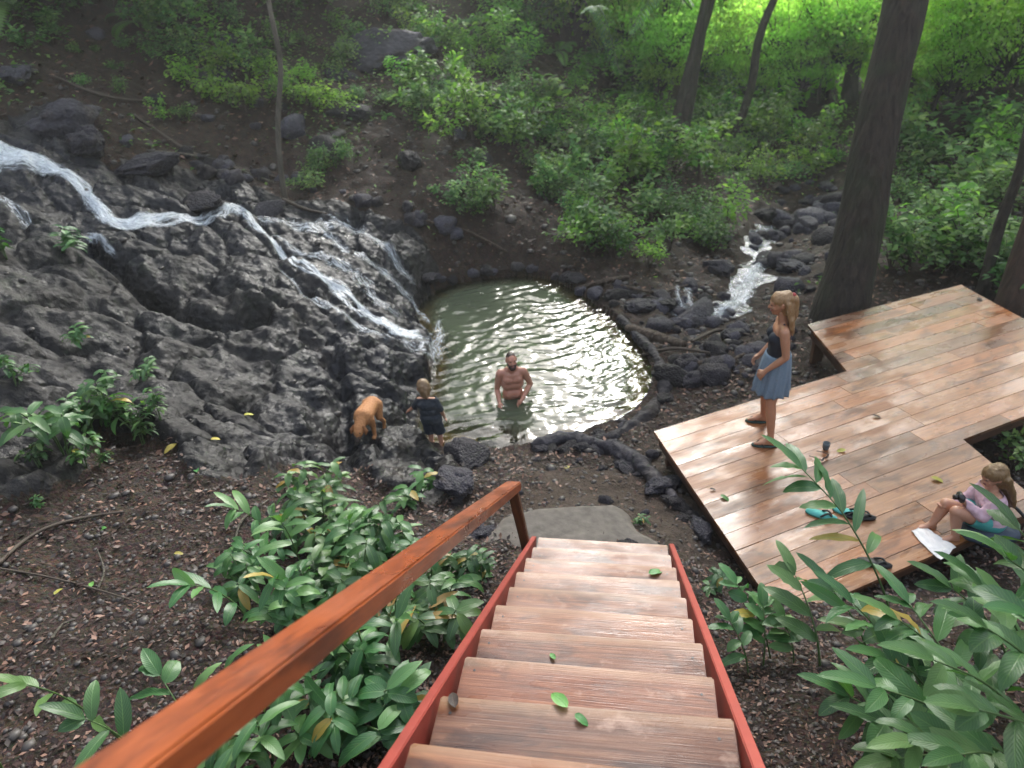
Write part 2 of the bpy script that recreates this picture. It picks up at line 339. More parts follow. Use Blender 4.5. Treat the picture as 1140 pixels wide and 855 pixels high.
def m_wood(name, cols, rough=(.25, .6), grain=(1.2, 22, 22), stain=.5, off='rand', knots=True, nose=False):
    """grain runs along local x"""
    k = NT(name); c = k.co(); r = k.rand() if off == 'rand' else k.attr('tint')
    cm = k.n('ShaderNodeCombineXYZ'); k.put(cm.inputs[0], k.math('MULTIPLY', r, 37.)); k.put(cm.inputs[1], k.math('MULTIPLY', r, 91.)); k.put(cm.inputs[2], k.math('MULTIPLY', r, 53.))
    va = k.n('ShaderNodeVectorMath', operation='ADD'); k.put(va.inputs[0], c); k.put(va.inputs[1], cm.outputs[0]); q = va.outputs[0]
    g = k.noise(k.map(q, grain), 2.2, 5, .65, .6); g2 = k.noise(k.map(q, (grain[0]*.6, grain[1]*3.5, grain[2]*3.5)), 3, 3, .6)
    col = k.ramp(k.math('ADD', k.math('MULTIPLY', g, .7), k.math('MULTIPLY', g2, .3)), (.3, cols[0]), (.5, cols[1]), (.7, cols[2]))
    rv = k.ramp(k.math('FRACT', k.math('MULTIPLY', r, 7.13)), (0, (.44, .41, .47)), (.2, (1.0, .93, .88)), (.4, (1.18, .88, .66)), (.58, (.62, .54, .58)), (.78, (1.2, 1.1, 1.0)), (1, (.8, .64, .58)))
    col = k.mix(1, col, rv, 'MULTIPLY')
    st = k.noise(k.map(q, (1.3, 3.2, 3.2)), 2.0, 4, .6, .5); col = k.mix(k.math('MULTIPLY', k.ramp(st, (.5, 0), (.64, 1)), stain), col, k.mix(1, col, (.36, .31, .33), 'MULTIPLY'))
    if knots:
        kn = k.voro(k.map(q, (2.3, 7, 7)), 1.0); col = k.mix(k.ramp(kn, (.05, .85), (.11, 0)), col, (.05, .025, .012))
    if nose:
        sx = k.n('ShaderNodeSeparateXYZ'); k.put(sx.inputs[0], c); ny = k.math('ADD', sx.outputs[1], k.math('MULTIPLY', k.math('SUBTRACT', k.noise(k.map(q, (3, 6, 6)), 2, 3), .5), .07)); col = k.mix(k.math('MULTIPLY', k.ramp(ny, (.11, 0), (.175, 1)), .6), col, (.36, .21, .115)); bl = k.noise(k.map(q, (2.2, 3, 3)), 2.2, 5, .7); col = k.mix(k.math('MULTIPLY', k.ramp(bl, (.57, 0), (.68, .4)), 1), col, (.44, .29, .22))
    wr = k.ramp(k.noise(k.map(q, (1, 2.4, 2.4)), 1.7, 4, .6), (.38, rough[0]), (.62, rough[1]))
    k.set(Base_Color=col, Roughness=wr, Normal=k.bump(k.math('ADD', g2, k.math('MULTIPLY', g, .6)), .22, .004)); k.b.inputs['Specular IOR Level'].default_value = .5
    return k.m
def m_bark(name, a, b, moss=.5):
    k = NT(name); c = k.co(); g = k.noise(k.map(c, (9, 9, 1.6)), 2, 6, .65, .5); n = k.noise(c, 1.6, 4)
    col = k.ramp(g, (.3, a), (.7, b)); col = k.mix(k.math('MULTIPLY', k.ramp(n, (.45, 0), (.65, 1)), moss), col, (.03, .04, .015))
    k.set(Base_Color=col, Roughness=.8, Normal=k.bump(k.math('ADD', g, k.math('MULTIPLY', k.voro(k.map(c, (11, 11, 2.2)), 1.0), .8)), 1, .07)); return k.m
def m_plain(name, col, rough=.6, var=.25, scale=20, bump=.2, sub=0, spec=.5, metal=0, stretch=(1, 1, 1)):
    k = NT(name); c = k.co(); n = k.noise(k.map(c, stretch), scale, 4)
    k.set(Base_Color=k.mix(n, tuple(x*(1-var) for x in col), tuple(min(1, x*(1+var)) for x in col)), Roughness=rough, Metallic=metal)
    if bump: k.set(Normal=k.bump(n, bump, .01))
    k.b.inputs['Specular IOR Level'].default_value = spec
    if sub: k.b.inputs['Subsurface Weight'].default_value = sub; k.b.inputs['Subsurface Radius'].default_value = (.02, .008, .004)
    return k.m
def m_water():
    k = NT('pool_water'); dp = k.attr('deep'); c = k.co()
    df = k.n('ShaderNodeBsdfDiffuse'); k.put(df.inputs[0], k.mix(k.noise(c, .9, 3), (.062, .074, .048), (.078, .092, .060)))
    tp = k.n('ShaderNodeBsdfTransparent'); k.put(tp.inputs[0], (.72, .66, .42))
    mx = k.n('ShaderNodeMixShader'); k.put(mx.inputs[0], dp); k.t.links.new(tp.outputs[0], mx.inputs[1]); k.t.links.new(df.outputs[0], mx.inputs[2])
    gl = k.n('ShaderNodeBsdfGlossy'); gl.inputs['Roughness'].default_value = .03; k.put(gl.inputs[0], (1, 1, 1))
    fr = k.n('ShaderNodeFresnel'); fr.inputs[0].default_value = 1.333
    nb = k.bump(k.noise(k.map(c, (1, 1.5, 1)), 16, 2, .5), .12, .02)
    for x in (gl, fr): k.put(x.inputs['Normal'], nb)
    m2 = k.n('ShaderNodeMixShader'); k.t.links.new(fr.outputs[0], m2.inputs[0]); k.t.links.new(mx.outputs[0], m2.inputs[1]); k.t.links.new(gl.outputs[0], m2.inputs[2]); k.surf(m2.outputs[0])
    return k.m
def m_foam(name='white_water', dens=.5, sharp=.16):
    k = NT(name); u = k.uv(); e = k.attr('edge')
    n = k.noise(k.map(u, (2.2, 1.3, 1)), 7, 6, .72, .9); n2 = k.noise(k.map(u, (7, 1.2, 1)), 4.0, 4, .65, .6)
    s = k.math('ADD', k.math('MULTIPLY', n, .72), k.math('MULTIPLY', n2, .28))
    a = k.math('MULTIPLY', k.ramp(k.math('ADD', s, k.math('MULTIPLY', e, .2)), (1.0-dens-sharp*.6, 0), (1.0-dens+sharp, 1)), .95)
    k.set(Base_Color=(.66, .71, .76), Roughness=.3, Alpha=k.math('MULTIPLY', a, k.ramp(e, (0, 0), (.3, 1))), Normal=k.bump(s, .6, .03))
    return k.m
def m_stream():
    k = NT('stream_water'); c = k.co(); n = k.noise(k.map(c, (1, 1, 1)), 9, 5, .65, .4)
    tp = k.n('ShaderNodeBsdfTransparent'); k.put(tp.inputs[0], (.6, .58, .5)); gl = k.n('ShaderNodeBsdfGlossy'); gl.inputs['Roughness'].default_value = .2
    fr = k.n('ShaderNodeFresnel'); fr.inputs[0].default_value = 1.5; nb = k.bump(n, .8, .06); k.put(gl.inputs[0], (.3, .3, .33)); k.put(gl.inputs['Normal'], nb); k.put(fr.inputs['Normal'], nb)
    mx = k.n('ShaderNodeMixShader'); k.t.links.new(fr.outputs[0], mx.inputs[0]); k.t.links.new(tp.outputs[0], mx.inputs[1]); k.t.links.new(gl.outputs[0], mx.inputs[2])
    df = k.n('ShaderNodeBsdfDiffuse'); k.put(df.inputs[0], (.3, .32, .34)); m3 = k.n('ShaderNodeMixShader')
    k.put(m3.inputs[0], k.math('MULTIPLY', k.ramp(n, (.5, 0), (.68, .8)), 1)); k.t.links.new(mx.outputs[0], m3.inputs[1]); k.t.links.new(df.outputs[0], m3.inputs[2]); k.surf(m3.outputs[0])
    return k.m
MT = dict(
    soil=m_soil(), rock=m_rock('wet_rock', .30), stone=m_rock('stone', 1.5, .12), boulder=m_rock('boulder', 1.02, .06), paleslab=m_plain('pale_slab', (.125, .11, .095), .85, .6, 11, 1.0, spec=.2), water=m_water(), foam=m_foam('white_water', .335), thin=m_foam('thin_water', .275), stream=m_stream(),
    leafA=m_leaf('ginger_leaf', (.022, .075, .022), (.043, .132, .04), (.13, .25, .075), .32, .4, old=True),
    leafB=m_leaf('broad_leaf', (.024, .085, .026), (.045, .135, .04), (.13, .26, .078), .3, .4, old=True),
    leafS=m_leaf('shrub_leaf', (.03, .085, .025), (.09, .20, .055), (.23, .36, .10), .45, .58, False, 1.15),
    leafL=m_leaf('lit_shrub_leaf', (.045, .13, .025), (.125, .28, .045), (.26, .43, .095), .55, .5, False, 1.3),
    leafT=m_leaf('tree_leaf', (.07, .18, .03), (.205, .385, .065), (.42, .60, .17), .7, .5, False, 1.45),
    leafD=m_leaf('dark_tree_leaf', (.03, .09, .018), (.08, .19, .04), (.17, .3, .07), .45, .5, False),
    fern=m_leaf('fern_leaf', (.025, .08, .015), (.06, .16, .03), (.12, .26, .05), .4, .45, False),
    stem=m_plain('green_stem', (.06, .11, .03), .5), twig=m_plain('twig_bark', (.05, .036, .025), .8),
    tread=m_wood('tread_wood', ((.07, .025, .011), (.175, .066, .027), (.30, .14, .065)), (.16, .5), stain=.95, nose=True),
    deck=m_wood('deck_wood', ((.14, .056, .024), (.265, .128, .06), (.385, .22, .112)), (.15, .5), stain=.8, off='tint'),
    joist=m_wood('joist_wood', ((.05, .03, .02), (.09, .05, .03), (.14, .08, .05)), (.5, .8)),
    rail=m_wood('varnished_rail', ((.11, .028, .010), (.25, .07, .019), (.36, .112, .034)), (.24, .45), (1.8, 10, 10), stain=.9, knots=True),
    post=m_wood('post_wood', ((.05, .022, .009), (.12, .05, .018), (.2, .09, .03)), (.3, .5)),
    redpaint=m_plain('red_paint', (.30, .042, .028), .5, .3, 9, .15),
    bark=m_bark('dark_bark', (.010, .007, .005), (.055, .039, .027), .6), barkr=m_bark('reddish_bark', (.03, .015, .009), (.09, .05, .032), .2), barkp=m_bark('pale_bark', (.05, .043, .034), (.14, .12, .09), .3),
    log=m_bark('log_bark', (.03, .02, .014), (.10, .066, .045), .1),
    skin=m_plain('skin', (.48, .25, .165), .45, .12, 30, .05, .12), skinm=m_plain('ruddy_skin', (.50, .235, .165), .4, .14, 24, .05, .12), skint=m_plain('tanned_skin', (.42, .205, .12), .45, .12, 30, .05, .12),
    blonde=m_plain('blonde_hair', (.27, .155, .07), .45, .5, 40, .6, stretch=(3, 3, .5)), ltbrown=m_plain('light_brown_hair', (.2, .125, .065), .45, .5, 40, .6, stretch=(3, 3, .5)), brownhair=m_plain('dark_hair', (.035, .018, .012), .5, .4, 60, .5), goldhair=m_plain('honey_hair', (.19, .115, .05), .45, .5, 40, .6, stretch=(3, 3, .5)),
    navy=m_plain('navy_cloth', (.012, .016, .026), .8, .3, 60, .3), charcoal=m_plain('charcoal_cloth', (.022, .028, .038), .8, .35, 40, .3), denim=m_plain('pale_denim', (.15, .21, .275), .85, .22, 70, .4), pink=m_plain('pink_cloth', (.56, .38, .44), .85, .12, 30, .3), teal=m_plain('teal_cloth', (.07, .36, .33), .7, .15, 30, .2),
    black=m_plain('black_rubber', (.012, .012, .013), .55, .2, 30, .1), darkgreen=m_plain('dark_green_rubber', (.01, .045, .04), .5, .2), white=m_plain('white_cloth', (.72, .70, .69), .9, .06, 25, .4), red=m_plain('red_band', (.3, .03, .03), .6),
    eye=m_plain('eye', (.02, .015, .012), .2, 0, 5, 0), lip=m_plain('lip', (.32, .1, .085), .45, .1, 5, 0), darkmetal=m_plain('dark_plastic', (.02, .02, .022), .3, .1), dusk=m_plain('slate_cloth', (.03, .045, .07), .8, .3, 30, .3), grey=m_plain('grey_glass', (.07, .09, .1), .15, .2),
    fur=m_plain('tan_fur', (.40, .175, .065), .75, .3, 34, .5), furd=m_plain('dark_fur', (.2, .075, .022), .8, .3, 34, .5), muzzle=m_plain('dark_muzzle', (.03, .02, .015), .6, .3), paw=m_plain('pale_fur', (.6, .5, .36), .8, .15),
    litter=m_leaf('litter_leaf', (.018, .011, .008), (.06, .035, .022), (.24, .15, .09), .1, .6, False), yellow=m_leaf('fallen_leaf', (.14, .16, .02), (.4, .36, .05), (.5, .42, .12), .2, .5), green=m_leaf('fallen_green_leaf', (.04, .14, .03), (.07, .24, .05), (.12, .32, .08), .2, .4), brown=m_leaf('fallen_brown_leaf', (.03, .015, .01), (.012, .008, .006), (.1, .05, .03), .1, .6), pebble=m_plain('pebble', (.05, .042, .038), .55, .5, 3, .4),
)
# ------------------------------------------------------------------ ground, pool, streams
_tr = sstep(-.25, .15, poly_sd(XY, TR))*(1-rock)
_cell = (RG[:-1, :-1]+RG[1:, 1:]+RG[1:, :-1]+RG[:-1, 1:])*.25 > .5
_moss = sstep(.2, 1.2, XY[:, 0]*-1-2.2)*sstep(10.5, 8.5, XY[:, 1])*.9
grid_mesh('ground', ~_cell, MT['soil'], path=_tr, bed=sstep(.0, .15, psd))
_cas = np.concatenate([[hit(x, y)[:2]] for x, y in [(0, 170), (60, 188), (108, 228), (135, 250), (200, 245), (266, 237), (310, 285), (345, 302), (400, 345), (447, 371), (430, 400)]]); _cas2 = np.concatenate([[hit(x, y)[:2]] for x, y in [(300, 245), (370, 260), (430, 310), (462, 345), (440, 400), (420, 470), (400, 510)]])
_wet = np.clip(sstep(1.5, .3, np.minimum(line_d(XY, _cas), line_d(XY, _cas2)))+.35*fbm(XY*1.5, 3, 44), 0, 1)
grid_mesh('rock_slope', _cell, MT['rock'], moss=_moss, wet=_wet, bed=sstep(.0, .15, psd)*sstep(.35, .1, -Z))
def pool_surface():
    st = .024; x = np.arange(POOL[:, 0].min()-.12, POOL[:, 0].max()+.14, st); y = np.arange(POOL[:, 1].min()-.12, POOL[:, 1].max()+.14, st)
    P = np.stack(np.meshgrid(x, y, indexing='ij'), -1).reshape(-1, 2); sd = poly_sd(P, POOL)
    man = at_z(572, 442, 0)[:2]; inflow = at_z(462, 378, 0)[:2]; inf2 = at_z(470, 340, 0)[:2]
    rm = np.hypot(*(P-man).T); ri = np.hypot(*(P-inflow).T); r2 = np.hypot(*(P-inf2).T)
    wq = P+.18*np.stack([fbm(P*1.1, 2, 3), fbm(P*1.1+9, 2, 4)], -1)
    z = .0066*fbm(wq*np.array([5.6, 9.2]), 3, 77, .5)+.0016*fbm(P*15, 2, 6)
    z += .006*np.exp(-rm/.45)*np.sin(rm*26+2.5*fbm(P*1.7, 2, 18))+.012*np.exp(-ri/.9)*np.sin(ri*17+2*fbm(P*2, 2, 8))+.006*np.exp(-r2/.8)*np.sin(r2*20)
    z += .0022*np.sin(27*(wq[:, 0]*.35-wq[:, 1]*.94)+3*fbm(P*.8, 2, 10))
    deep = sstep(.04, .5, -height(P[:, 0], P[:, 1]))
    n0, n1 = len(x), len(y); I = np.arange(n0*n1).reshape(n0, n1)
    F = np.stack([I[:-1, :-1], I[1:, :-1], I[1:, 1:], I[:-1, 1:]], -1).reshape(-1, 4); F = F[(sd[F] > -.09).any(1)]
    u, inv = np.unique(F, return_inverse=True)
    return tag(link('pool_water', mesh('pool_water', np.c_[P, z][u], inv.reshape(-1, 4), attrs={'deep': np.clip(deep, .12, .96)[u]}), MT['water']), kind='structure')
pool_surface()
def spline(pts, n):
    pts = np.asarray(pts, float); m = len(pts); t = np.linspace(0, m-1, n); i = np.clip(t.astype(int), 0, m-2); f = (t-i)[:, None]
    g = lambda k: pts[np.clip(k, 0, m-1)]
    return .5*((2*g(i))+(g(i+1)-g(i-1))*f+(2*g(i-1)-5*g(i)+4*g(i+1)-g(i+2))*f*f+(3*g(i)-g(i-1)-3*g(i+1)+g(i+2))*f**3)
def strip(mb, W, wid, lift, seed=0, ncross=7, floor=None):
    """a sheet of water that follows the ground along the centre line W (world xy)"""
    W = np.asarray(W)[:, :2]; L = np.concatenate([[0], np.cumsum(np.linalg.norm(np.diff(W, axis=0), axis=1))]); n = max(8, int(L[-1]/.05))
    q = np.stack([np.interp(np.linspace(0, L[-1], n), L, W[:, k]) for k in (0, 1)], 1); T = np.gradient(q, axis=0); T /= np.linalg.norm(T, axis=1)[:, None]+1e-9
    N = np.stack([-T[:, 1], T[:, 0]], 1); s = np.linspace(0, L[-1], n); ww = np.interp(s/L[-1], np.linspace(0, 1, len(wid)), wid)*(1+.45*fbm(np.stack([s*2.2, np.full(n, seed*7.7)], 1), 3, seed))
    off = .1*fbm(np.stack([s*2.5, np.full(n, seed*3.3+5)], 1), 2, seed+4)*ww[:].max()
    c = np.linspace(-1, 1, ncross); P = q[:, None]+N[:, None]*(c[None, :, None]*ww[:, None, None]*.5+off[:, None, None])
    h = height(P[..., 0], P[..., 1]); hs = h.copy()
    for _ in range(3): hs[1:-1] = np.maximum(hs[1:-1], (hs[:-2]+hs[2:])/2)
    z = hs+lift*(1-.7*np.abs(c)[None]**2)+.012*fbm(np.stack([np.repeat(s[:, None], ncross, 1)*6, np.repeat(c[None]*3, n, 0)+seed], -1).reshape(-1, 2), 2, seed+9).reshape(n, ncross)
    if floor is not None: z = np.maximum(z, floor)
    e = 1-np.abs(np.repeat(c[None], n, 0))**2; e *= np.clip(np.minimum(s, L[-1]-s)/.12, 0, 1)[:, None]
    uv = np.stack([np.repeat(c[None]*ww.mean()*1.2, n, 0)+seed*1.7, np.repeat(s[:, None], ncross, 1)+seed], -1).reshape(-1, 2)
    I = np.arange(n*ncross).reshape(n, ncross); F = np.stack([I[:-1, :-1], I[:-1, 1:], I[1:, 1:], I[1:, :-1]], -1).reshape(-1, 4)
    mb.append((np.concatenate([P, z[..., None]], -1).reshape(-1, 3), F, uv, e.ravel()))
def sheets(name, parts, mat):
    V = []; F = []; U = []; E = []; n = 0
    for v, f, u, e in parts: V.append(v); F.append(f+n); U.append(u); E.append(e); n += len(v)
    return tag(link(name, mesh(name, np.concatenate(V), np.concatenate(F), np.concatenate(U), attrs={'edge': np.concatenate(E)}), mat), kind='structure')
def pxline(pts, n=40): return spline([hit(x, y) for x, y in pts], n)
PA = [(-30, 160), (12, 178), (50, 188), (82, 200), (108, 228), (132, 250), (165, 247), (200, 245), (235, 239)]
PB = [(195, 246), (235, 239), (266, 237), (290, 256), (312, 285), (345, 302), (375, 322), (400, 345), (425, 361), (447, 371), (468, 377)]
cas = []
for k in range(4):
    strip(cas, pxline([(x+rnd.uniform(-5, 5), y+rnd.uniform(-4, 4)) for x, y in PA])[:], (.36, .27, .2, .2, .24, .12, .06), .026+.005*k, k)
for k in range(3):
    strip(cas, pxline([(x+rnd.uniform(-4, 4)+k*1.5, y+rnd.uniform(-4, 4)) for x, y in PB]), (.08, .11, .12, .12, .14, .17, .26), .02+.006*k, 10+k, floor=.012)
strip(cas, pxline([(-30, 190), (20, 182), (60, 186)]), (.6, .5, .3), .04, 31); strip(cas, pxline([(95, 262), (112, 268), (122, 280), (135, 290)]), (.16, .2, .12), .03, 32)
sheets('cascade', cas, MT['foam'])
thin = []
for k, (pts, w) in enumerate([([(285, 246), (330, 258), (365, 263), (400, 285), (428, 308), (450, 330), (464, 345)], (.2, .5, .4, .3, .25)), ([(318, 246), (370, 250), (420, 275), (448, 298), (464, 318)], (.2, .45, .4, .2)),
    ([(312, 300), (330, 312), (350, 335), (372, 348), (400, 366), (440, 380)], (.1, .22, .22, .3)), ([(300, 262), (340, 285), (380, 300), (420, 335), (452, 356)], (.1, .4, .5, .3)), ([(440, 376), (470, 386), (492, 380)], (.3, .3, .12)),
    ([(-20, 215), (10, 225), (40, 250)], (.3, .3, .2))]):
    for j in range(1): strip(thin, pxline([(x+rnd.uniform(-4, 4), y+rnd.uniform(-3, 3)) for x, y in pts]), w, .02+.008*j, 50+k*3+j, floor=.012)
sheets('thin_cascade', thin, MT['thin'])
fo = []
for k, pts in enumerate([[(455, 372), (475, 380), (498, 378)], [(458, 342), (470, 352), (480, 362)], [(462, 366), (476, 372), (488, 374)]]):
    strip(fo, spline([at_z(x, y, 0) for x, y in pts], 16), (.1, .2, .1), 0.012, 90+k, floor=.014)
sheets('pool_foam', fo, MT['thin'])
stw = []
strip(stw, pxline([(742, 342), (758, 350), (775, 352), (805, 348), (828, 325), (842, 297), (850, 272), (862, 255)], 90), (.2, .5, .7, .6, .5, .6, .7, .4), .03, 120, 13)
sheets('stream_water', stw, MT['stream'])
sf = []
for k in range(3): strip(sf, pxline([(846+rnd.uniform(-8, 8), 285), (840+rnd.uniform(-8, 8), 305), (826+rnd.uniform(-9, 9), 328), (806+rnd.uniform(-8, 8), 345), (785, 356)]), (.2, .4, .4, .3), .09+.01*k, 140+k)
for k in range(2): strip(sf, pxline([(755+k*9, 322), (757+k*9, 336), (764+k*8, 352)]), (.2, .3, .25), .08, 150+k)
sheets('stream_foam', sf, MT['thin'])

# ------------------------------------------------------------------ staircase
AZ = .180; RISE, RUN, TW = .203, .313, 1.0
SH = np.array([math.sin(AZ), math.cos(AZ), 0]); ST = np.array([math.cos(AZ), -math.sin(AZ), 0]); UZ = np.array([0, 0, 1.])
C0 = np.array([.636, 4.119, -4.003])*.952+CAM; SD = (SH*RUN-UZ*RISE); SDL = np.linalg.norm(SD); SDN = SD/SDL; SPN = np.cross(ST, SDN); SPN *= np.sign(SPN[2])
stair = empty('wooden_staircase', C0-UZ*RISE, 'steep flight of worn wet wooden steps with red side boards and one orange handrail', 'staircase', rz=-AZ)
Minv = None
def to_local(root, V):
    R = Matrix.Rotation(-root.rotation_euler[2], 3, 'Z'); R = np.array(R); return (np.asarray(V)-np.array(root.location))@R.T
def tread(k):
    b = bmesh.new(); L = TW+rnd.uniform(-.012, .012); dpt = RUN+.035; th = .052
    nx_, ny_ = 40, 8
    bmesh.ops.create_cube(b, size=1, matrix=Matrix.Diagonal((L, dpt, th, 1)))
    bmesh.ops.bevel(b, geom=list(b.edges), offset=.006, segments=2, affect='EDGES')
    me = bpy.data.meshes.new('tread'); b.to_mesh(me); b.free()
    o = link('tread', me, MT['tread'], stair, False); p = to_local(stair, [C0-SH*RUN*k+UZ*RISE*k])[0]
    o.location = (p[0]+rnd.uniform(-.008, .008), p[1]-dpt/2, p[2]-th/2); o.rotation_euler = (0, rnd.uniform(-.006, .006), rnd.uniform(-.012, .012))
    for sx in (-1, 1):
        for yy in (-.07, .1):
            V, F = [(0, 0, 0)]+[(.0055*math.cos(q), .0055*math.sin(q), 0) for q in np.arange(10)/10*6.2832], [(0, 1+i, 1+(i+1) % 10) for i in range(10)]
            c = link('screw', mesh('screw', np.array(V), F), MT['darkmetal'], o, False); c.location = (sx*(L/2-.055+rnd.uniform(-.008, .008)), yy+rnd.uniform(-.012, .012), th/2+.0015)
    return o
for k in range(15): tread(k)
def beam(name, a, b, wdir, w, hdir, h, mat, parent, bev=.006, off=(0, 0, 0)):
    """box beam from a to b (centre line); local x along the beam for its grain"""
    a = np.asarray(a, float); b = np.asarray(b, float); ln = np.linalg.norm(b-a); x = (b-a)/ln; y = np.asarray(wdir, float); y = y-x*(y@x); y /= np.linalg.norm(y); z = np.cross(x, y)
    bm = bmesh.new(); bmesh.ops.create_cube(bm, size=1, matrix=Matrix.Diagonal((ln, w, h, 1)))
    if bev: bmesh.ops.bevel(bm, geom=list(bm.edges), offset=bev, segments=3, affect='EDGES')
    me = bpy.data.meshes.new(name); bm.to_mesh(me); bm.free(); o = link(name, me, mat, parent, False)
    Mw = Matrix(((x[0], y[0], z[0], 0), (x[1], y[1], z[1], 0), (x[2], y[2], z[2], 0), (0, 0, 0, 1))); Mw.translation = Vector((a+b)/2)
    if parent is not None: pm = Matrix.Translation(parent.location) @ Matrix.Rotation(parent.rotation_euler[2], 4, 'Z'); o.matrix_local = pm.inverted() @ Mw
    else: o.matrix_world = Mw
    return o
for s in (-1, 1):
    a = C0+ST*s*(TW/2+.04)-SPN*.128+SDN*.10; beam('stringer', a, a-SDN*SDL*15, ST, .038, SPN, .23, MT['redpaint'], stair, .004)
RE = at_d(572, 541, 4.75); RS = RE-SDN*5.6
beam('handrail', RE, RS, ST, .105, SPN, .066, MT['rail'], stair, .007)
pb = C0+ST*-(TW/2+.085)+SDN*-.02-UZ*.18; beam('post', pb, RE-SDN*.06-UZ*.03, ST, .07, SDN, .05, MT['post'], stair, .006)
pb2 = C0+ST*-(TW/2+.085)-SDN*SDL*12-UZ*.3; beam('post', pb2, pb2+UZ*1.02, ST, .07, SDN, .05, MT['post'], stair, .006)

# ------------------------------------------------------------------ deck
DZ = .7; dnl, dno, dn2, dfa, dlr, dgr = (at_z(*q, DZ)[:2] for q in [(728, 480), (943, 413), (899, 361), (1070, 317), (1072, 489), (1140, 545)])
dl3 = at_z(872, 691, DZ)[:2]; drt = at_z(1140, 355, DZ)[:2]
pd = (dno-dnl)/np.linalg.norm(dno-dnl)
def meet(p, u, q, v): A = np.array([u, -v]).T; s = np.linalg.solve(A, q-p); return p+u*s[0]
dre = dfa+(drt-dfa)*1.9; dr2 = meet(dlr, pd, dre, (drt-dfa)); db = meet(dl3, pd, dlr, dgr-dlr)
DECK = np.array([dnl, dno, dn2, dfa, dr2, dlr, db, dl3])
deck = empty('wooden_deck', (*dnl, DZ), 'zigzag shaped platform of wet blond and brown planks on low posts beside the stream', 'deck', rz=math.atan2(pd[1], pd[0]))
def deck_boards():
    V2 = to_local(deck, np.c_[DECK, np.full(len(DECK), DZ)])[:, :2]; w = .195; lo = V2[:, 1].min(); hi = V2[:, 1].max(); out = bmesh.new(); tl = out.verts.layers.float.new('tint'); k = 0; y = hi
    while y > lo:
        xs = [V2[:, 0].min()-.1]; 
        while xs[-1] < V2[:, 0].max(): xs.append(xs[-1]+rnd.uniform(1.6, 3.6))
        for x0, x1 in zip(xs[:-1], xs[1:]):
            b = bmesh.new(); f = b.faces.new([b.verts.new((q[0], q[1], 0)) for q in V2])
            for co, no in (((0, y-.0025, 0), (0, 1, 0)), ((0, y-w+.0025, 0), (0, -1, 0)), ((x0+.002, 0, 0), (-1, 0, 0)), ((x1-.002, 0, 0), (1, 0, 0))):
                if b.faces: bmesh.ops.bisect_plane(b, geom=list(b.verts)+list(b.edges)+list(b.faces), plane_co=co, plane_no=no, clear_outer=True)
            if b.faces:
                t = rnd.random(); zz = rnd.uniform(-.002, .002)
                for f in list(b.faces):
                    vs = [v.co.copy() for v in f.verts]; 
                    if f.normal.z < 0: vs.reverse()
                    top = [out.verts.new((v.x, v.y, zz)) for v in vs]; bot = [out.verts.new((v.x, v.y, zz-.034)) for v in vs]
                    for v in top+bot: v[tl] = t
                    out.faces.new(top); out.faces.new(bot[::-1])
                    for i in range(len(vs)): j = (i+1) % len(vs); out.faces.new((top[j], top[i], bot[i], bot[j]))
            b.free()
        y -= w
    me = bpy.data.meshes.new('planks'); bmesh.ops.recalc_face_normals(out, faces=list(out.faces)); out.to_mesh(me); out.free(); return link('planks', me, MT['deck'], deck, False)
deck_boards()
nrmi = np.array([-pd[1], pd[0]])
def dpt(a, b, f): return a+(b-a)*f
cen = DECK.mean(0)
for i in range(len(DECK)):
    a, b = DECK[i], DECK[(i+1) % len(DECK)]; e = (b-a)/np.linalg.norm(b-a); n_ = np.array([e[1], -e[0]])
    if poly_sd((a+b)[None]/2+n_*.05, DECK)[0] < 0: n_ = -n_
    ins = n_*.06; beam('rim_joist', (*(a+ins+e*.05), DZ-.105), (*(b+ins-e*.05), DZ-.105), (*n_, 0), .04, UZ, .13, MT['joist'], deck, 0)
    for t in ([.06, .94] if np.linalg.norm(b-a) < 1.6 else [.06, .5, .94]):
        p = dpt(a, b, t)+n_*.13; h = float(height(*p)); beam('leg', (*p, h-.1), (*p, DZ-.045), (1, 0, 0), .075, UZ, .075, MT['joist'], deck, 0)

# ------------------------------------------------------------------ slab, stones
def slab(name, px, z, th, mat, label, cat, bumpy=.02, seed=1):
    P = np.array([at_z(x, y, z)[:2] for x, y in px]); P = spline(np.vstack([P, P[:1]]), 60)[:-1]; c = P.mean(0); n = len(P); rings = np.linspace(0, 1, 16)[1:]
    V = [np.array([[c[0], c[1], z]])]
    for r in rings: q = c+(P-c)*r; V.append(np.c_[q, z+bumpy*fbm(q*2.2, 4, seed)-.05*sstep(.85, 1, r)*np.ones(n)])
    q = c+(P-c)*1.03; V.append(np.c_[q, np.full(n, z-th)]); V = np.concatenate(V); V[:, :2] += .03*np.stack([fbm(V*5, 3, seed+2), fbm(V*5, 3, seed+3)], 1)*sstep(.4, 1, np.linalg.norm(V[:, :2]-c, axis=1)/np.linalg.norm(P-c, axis=1).mean())[:, None]
    F = [(0, 1+j, 1+(j+1) % n) for j in range(n)]+[(1+i*n+j, 1+(i+1)*n+j, 1+(i+1)*n+(j+1) % n, 1+i*n+(j+1) % n) for i in range(len(rings)) for j in range(n)]
    V = V-np.array([c[0], c[1], z]); o = link(name, mesh(name, V, F), mat); o.location = (*c, z); return tag(o, label, cat)
slab('stone_slab', [(515, 612), (540, 590), (560, 572), (600, 561), (655, 557), (692, 560), (708, 580), (738, 604), (748, 628), (640, 655), (530, 645)], .93, .3, MT['paleslab'], 'flat pale stone slab lying at the foot of the stairs', 'stone slab', .018, 5)
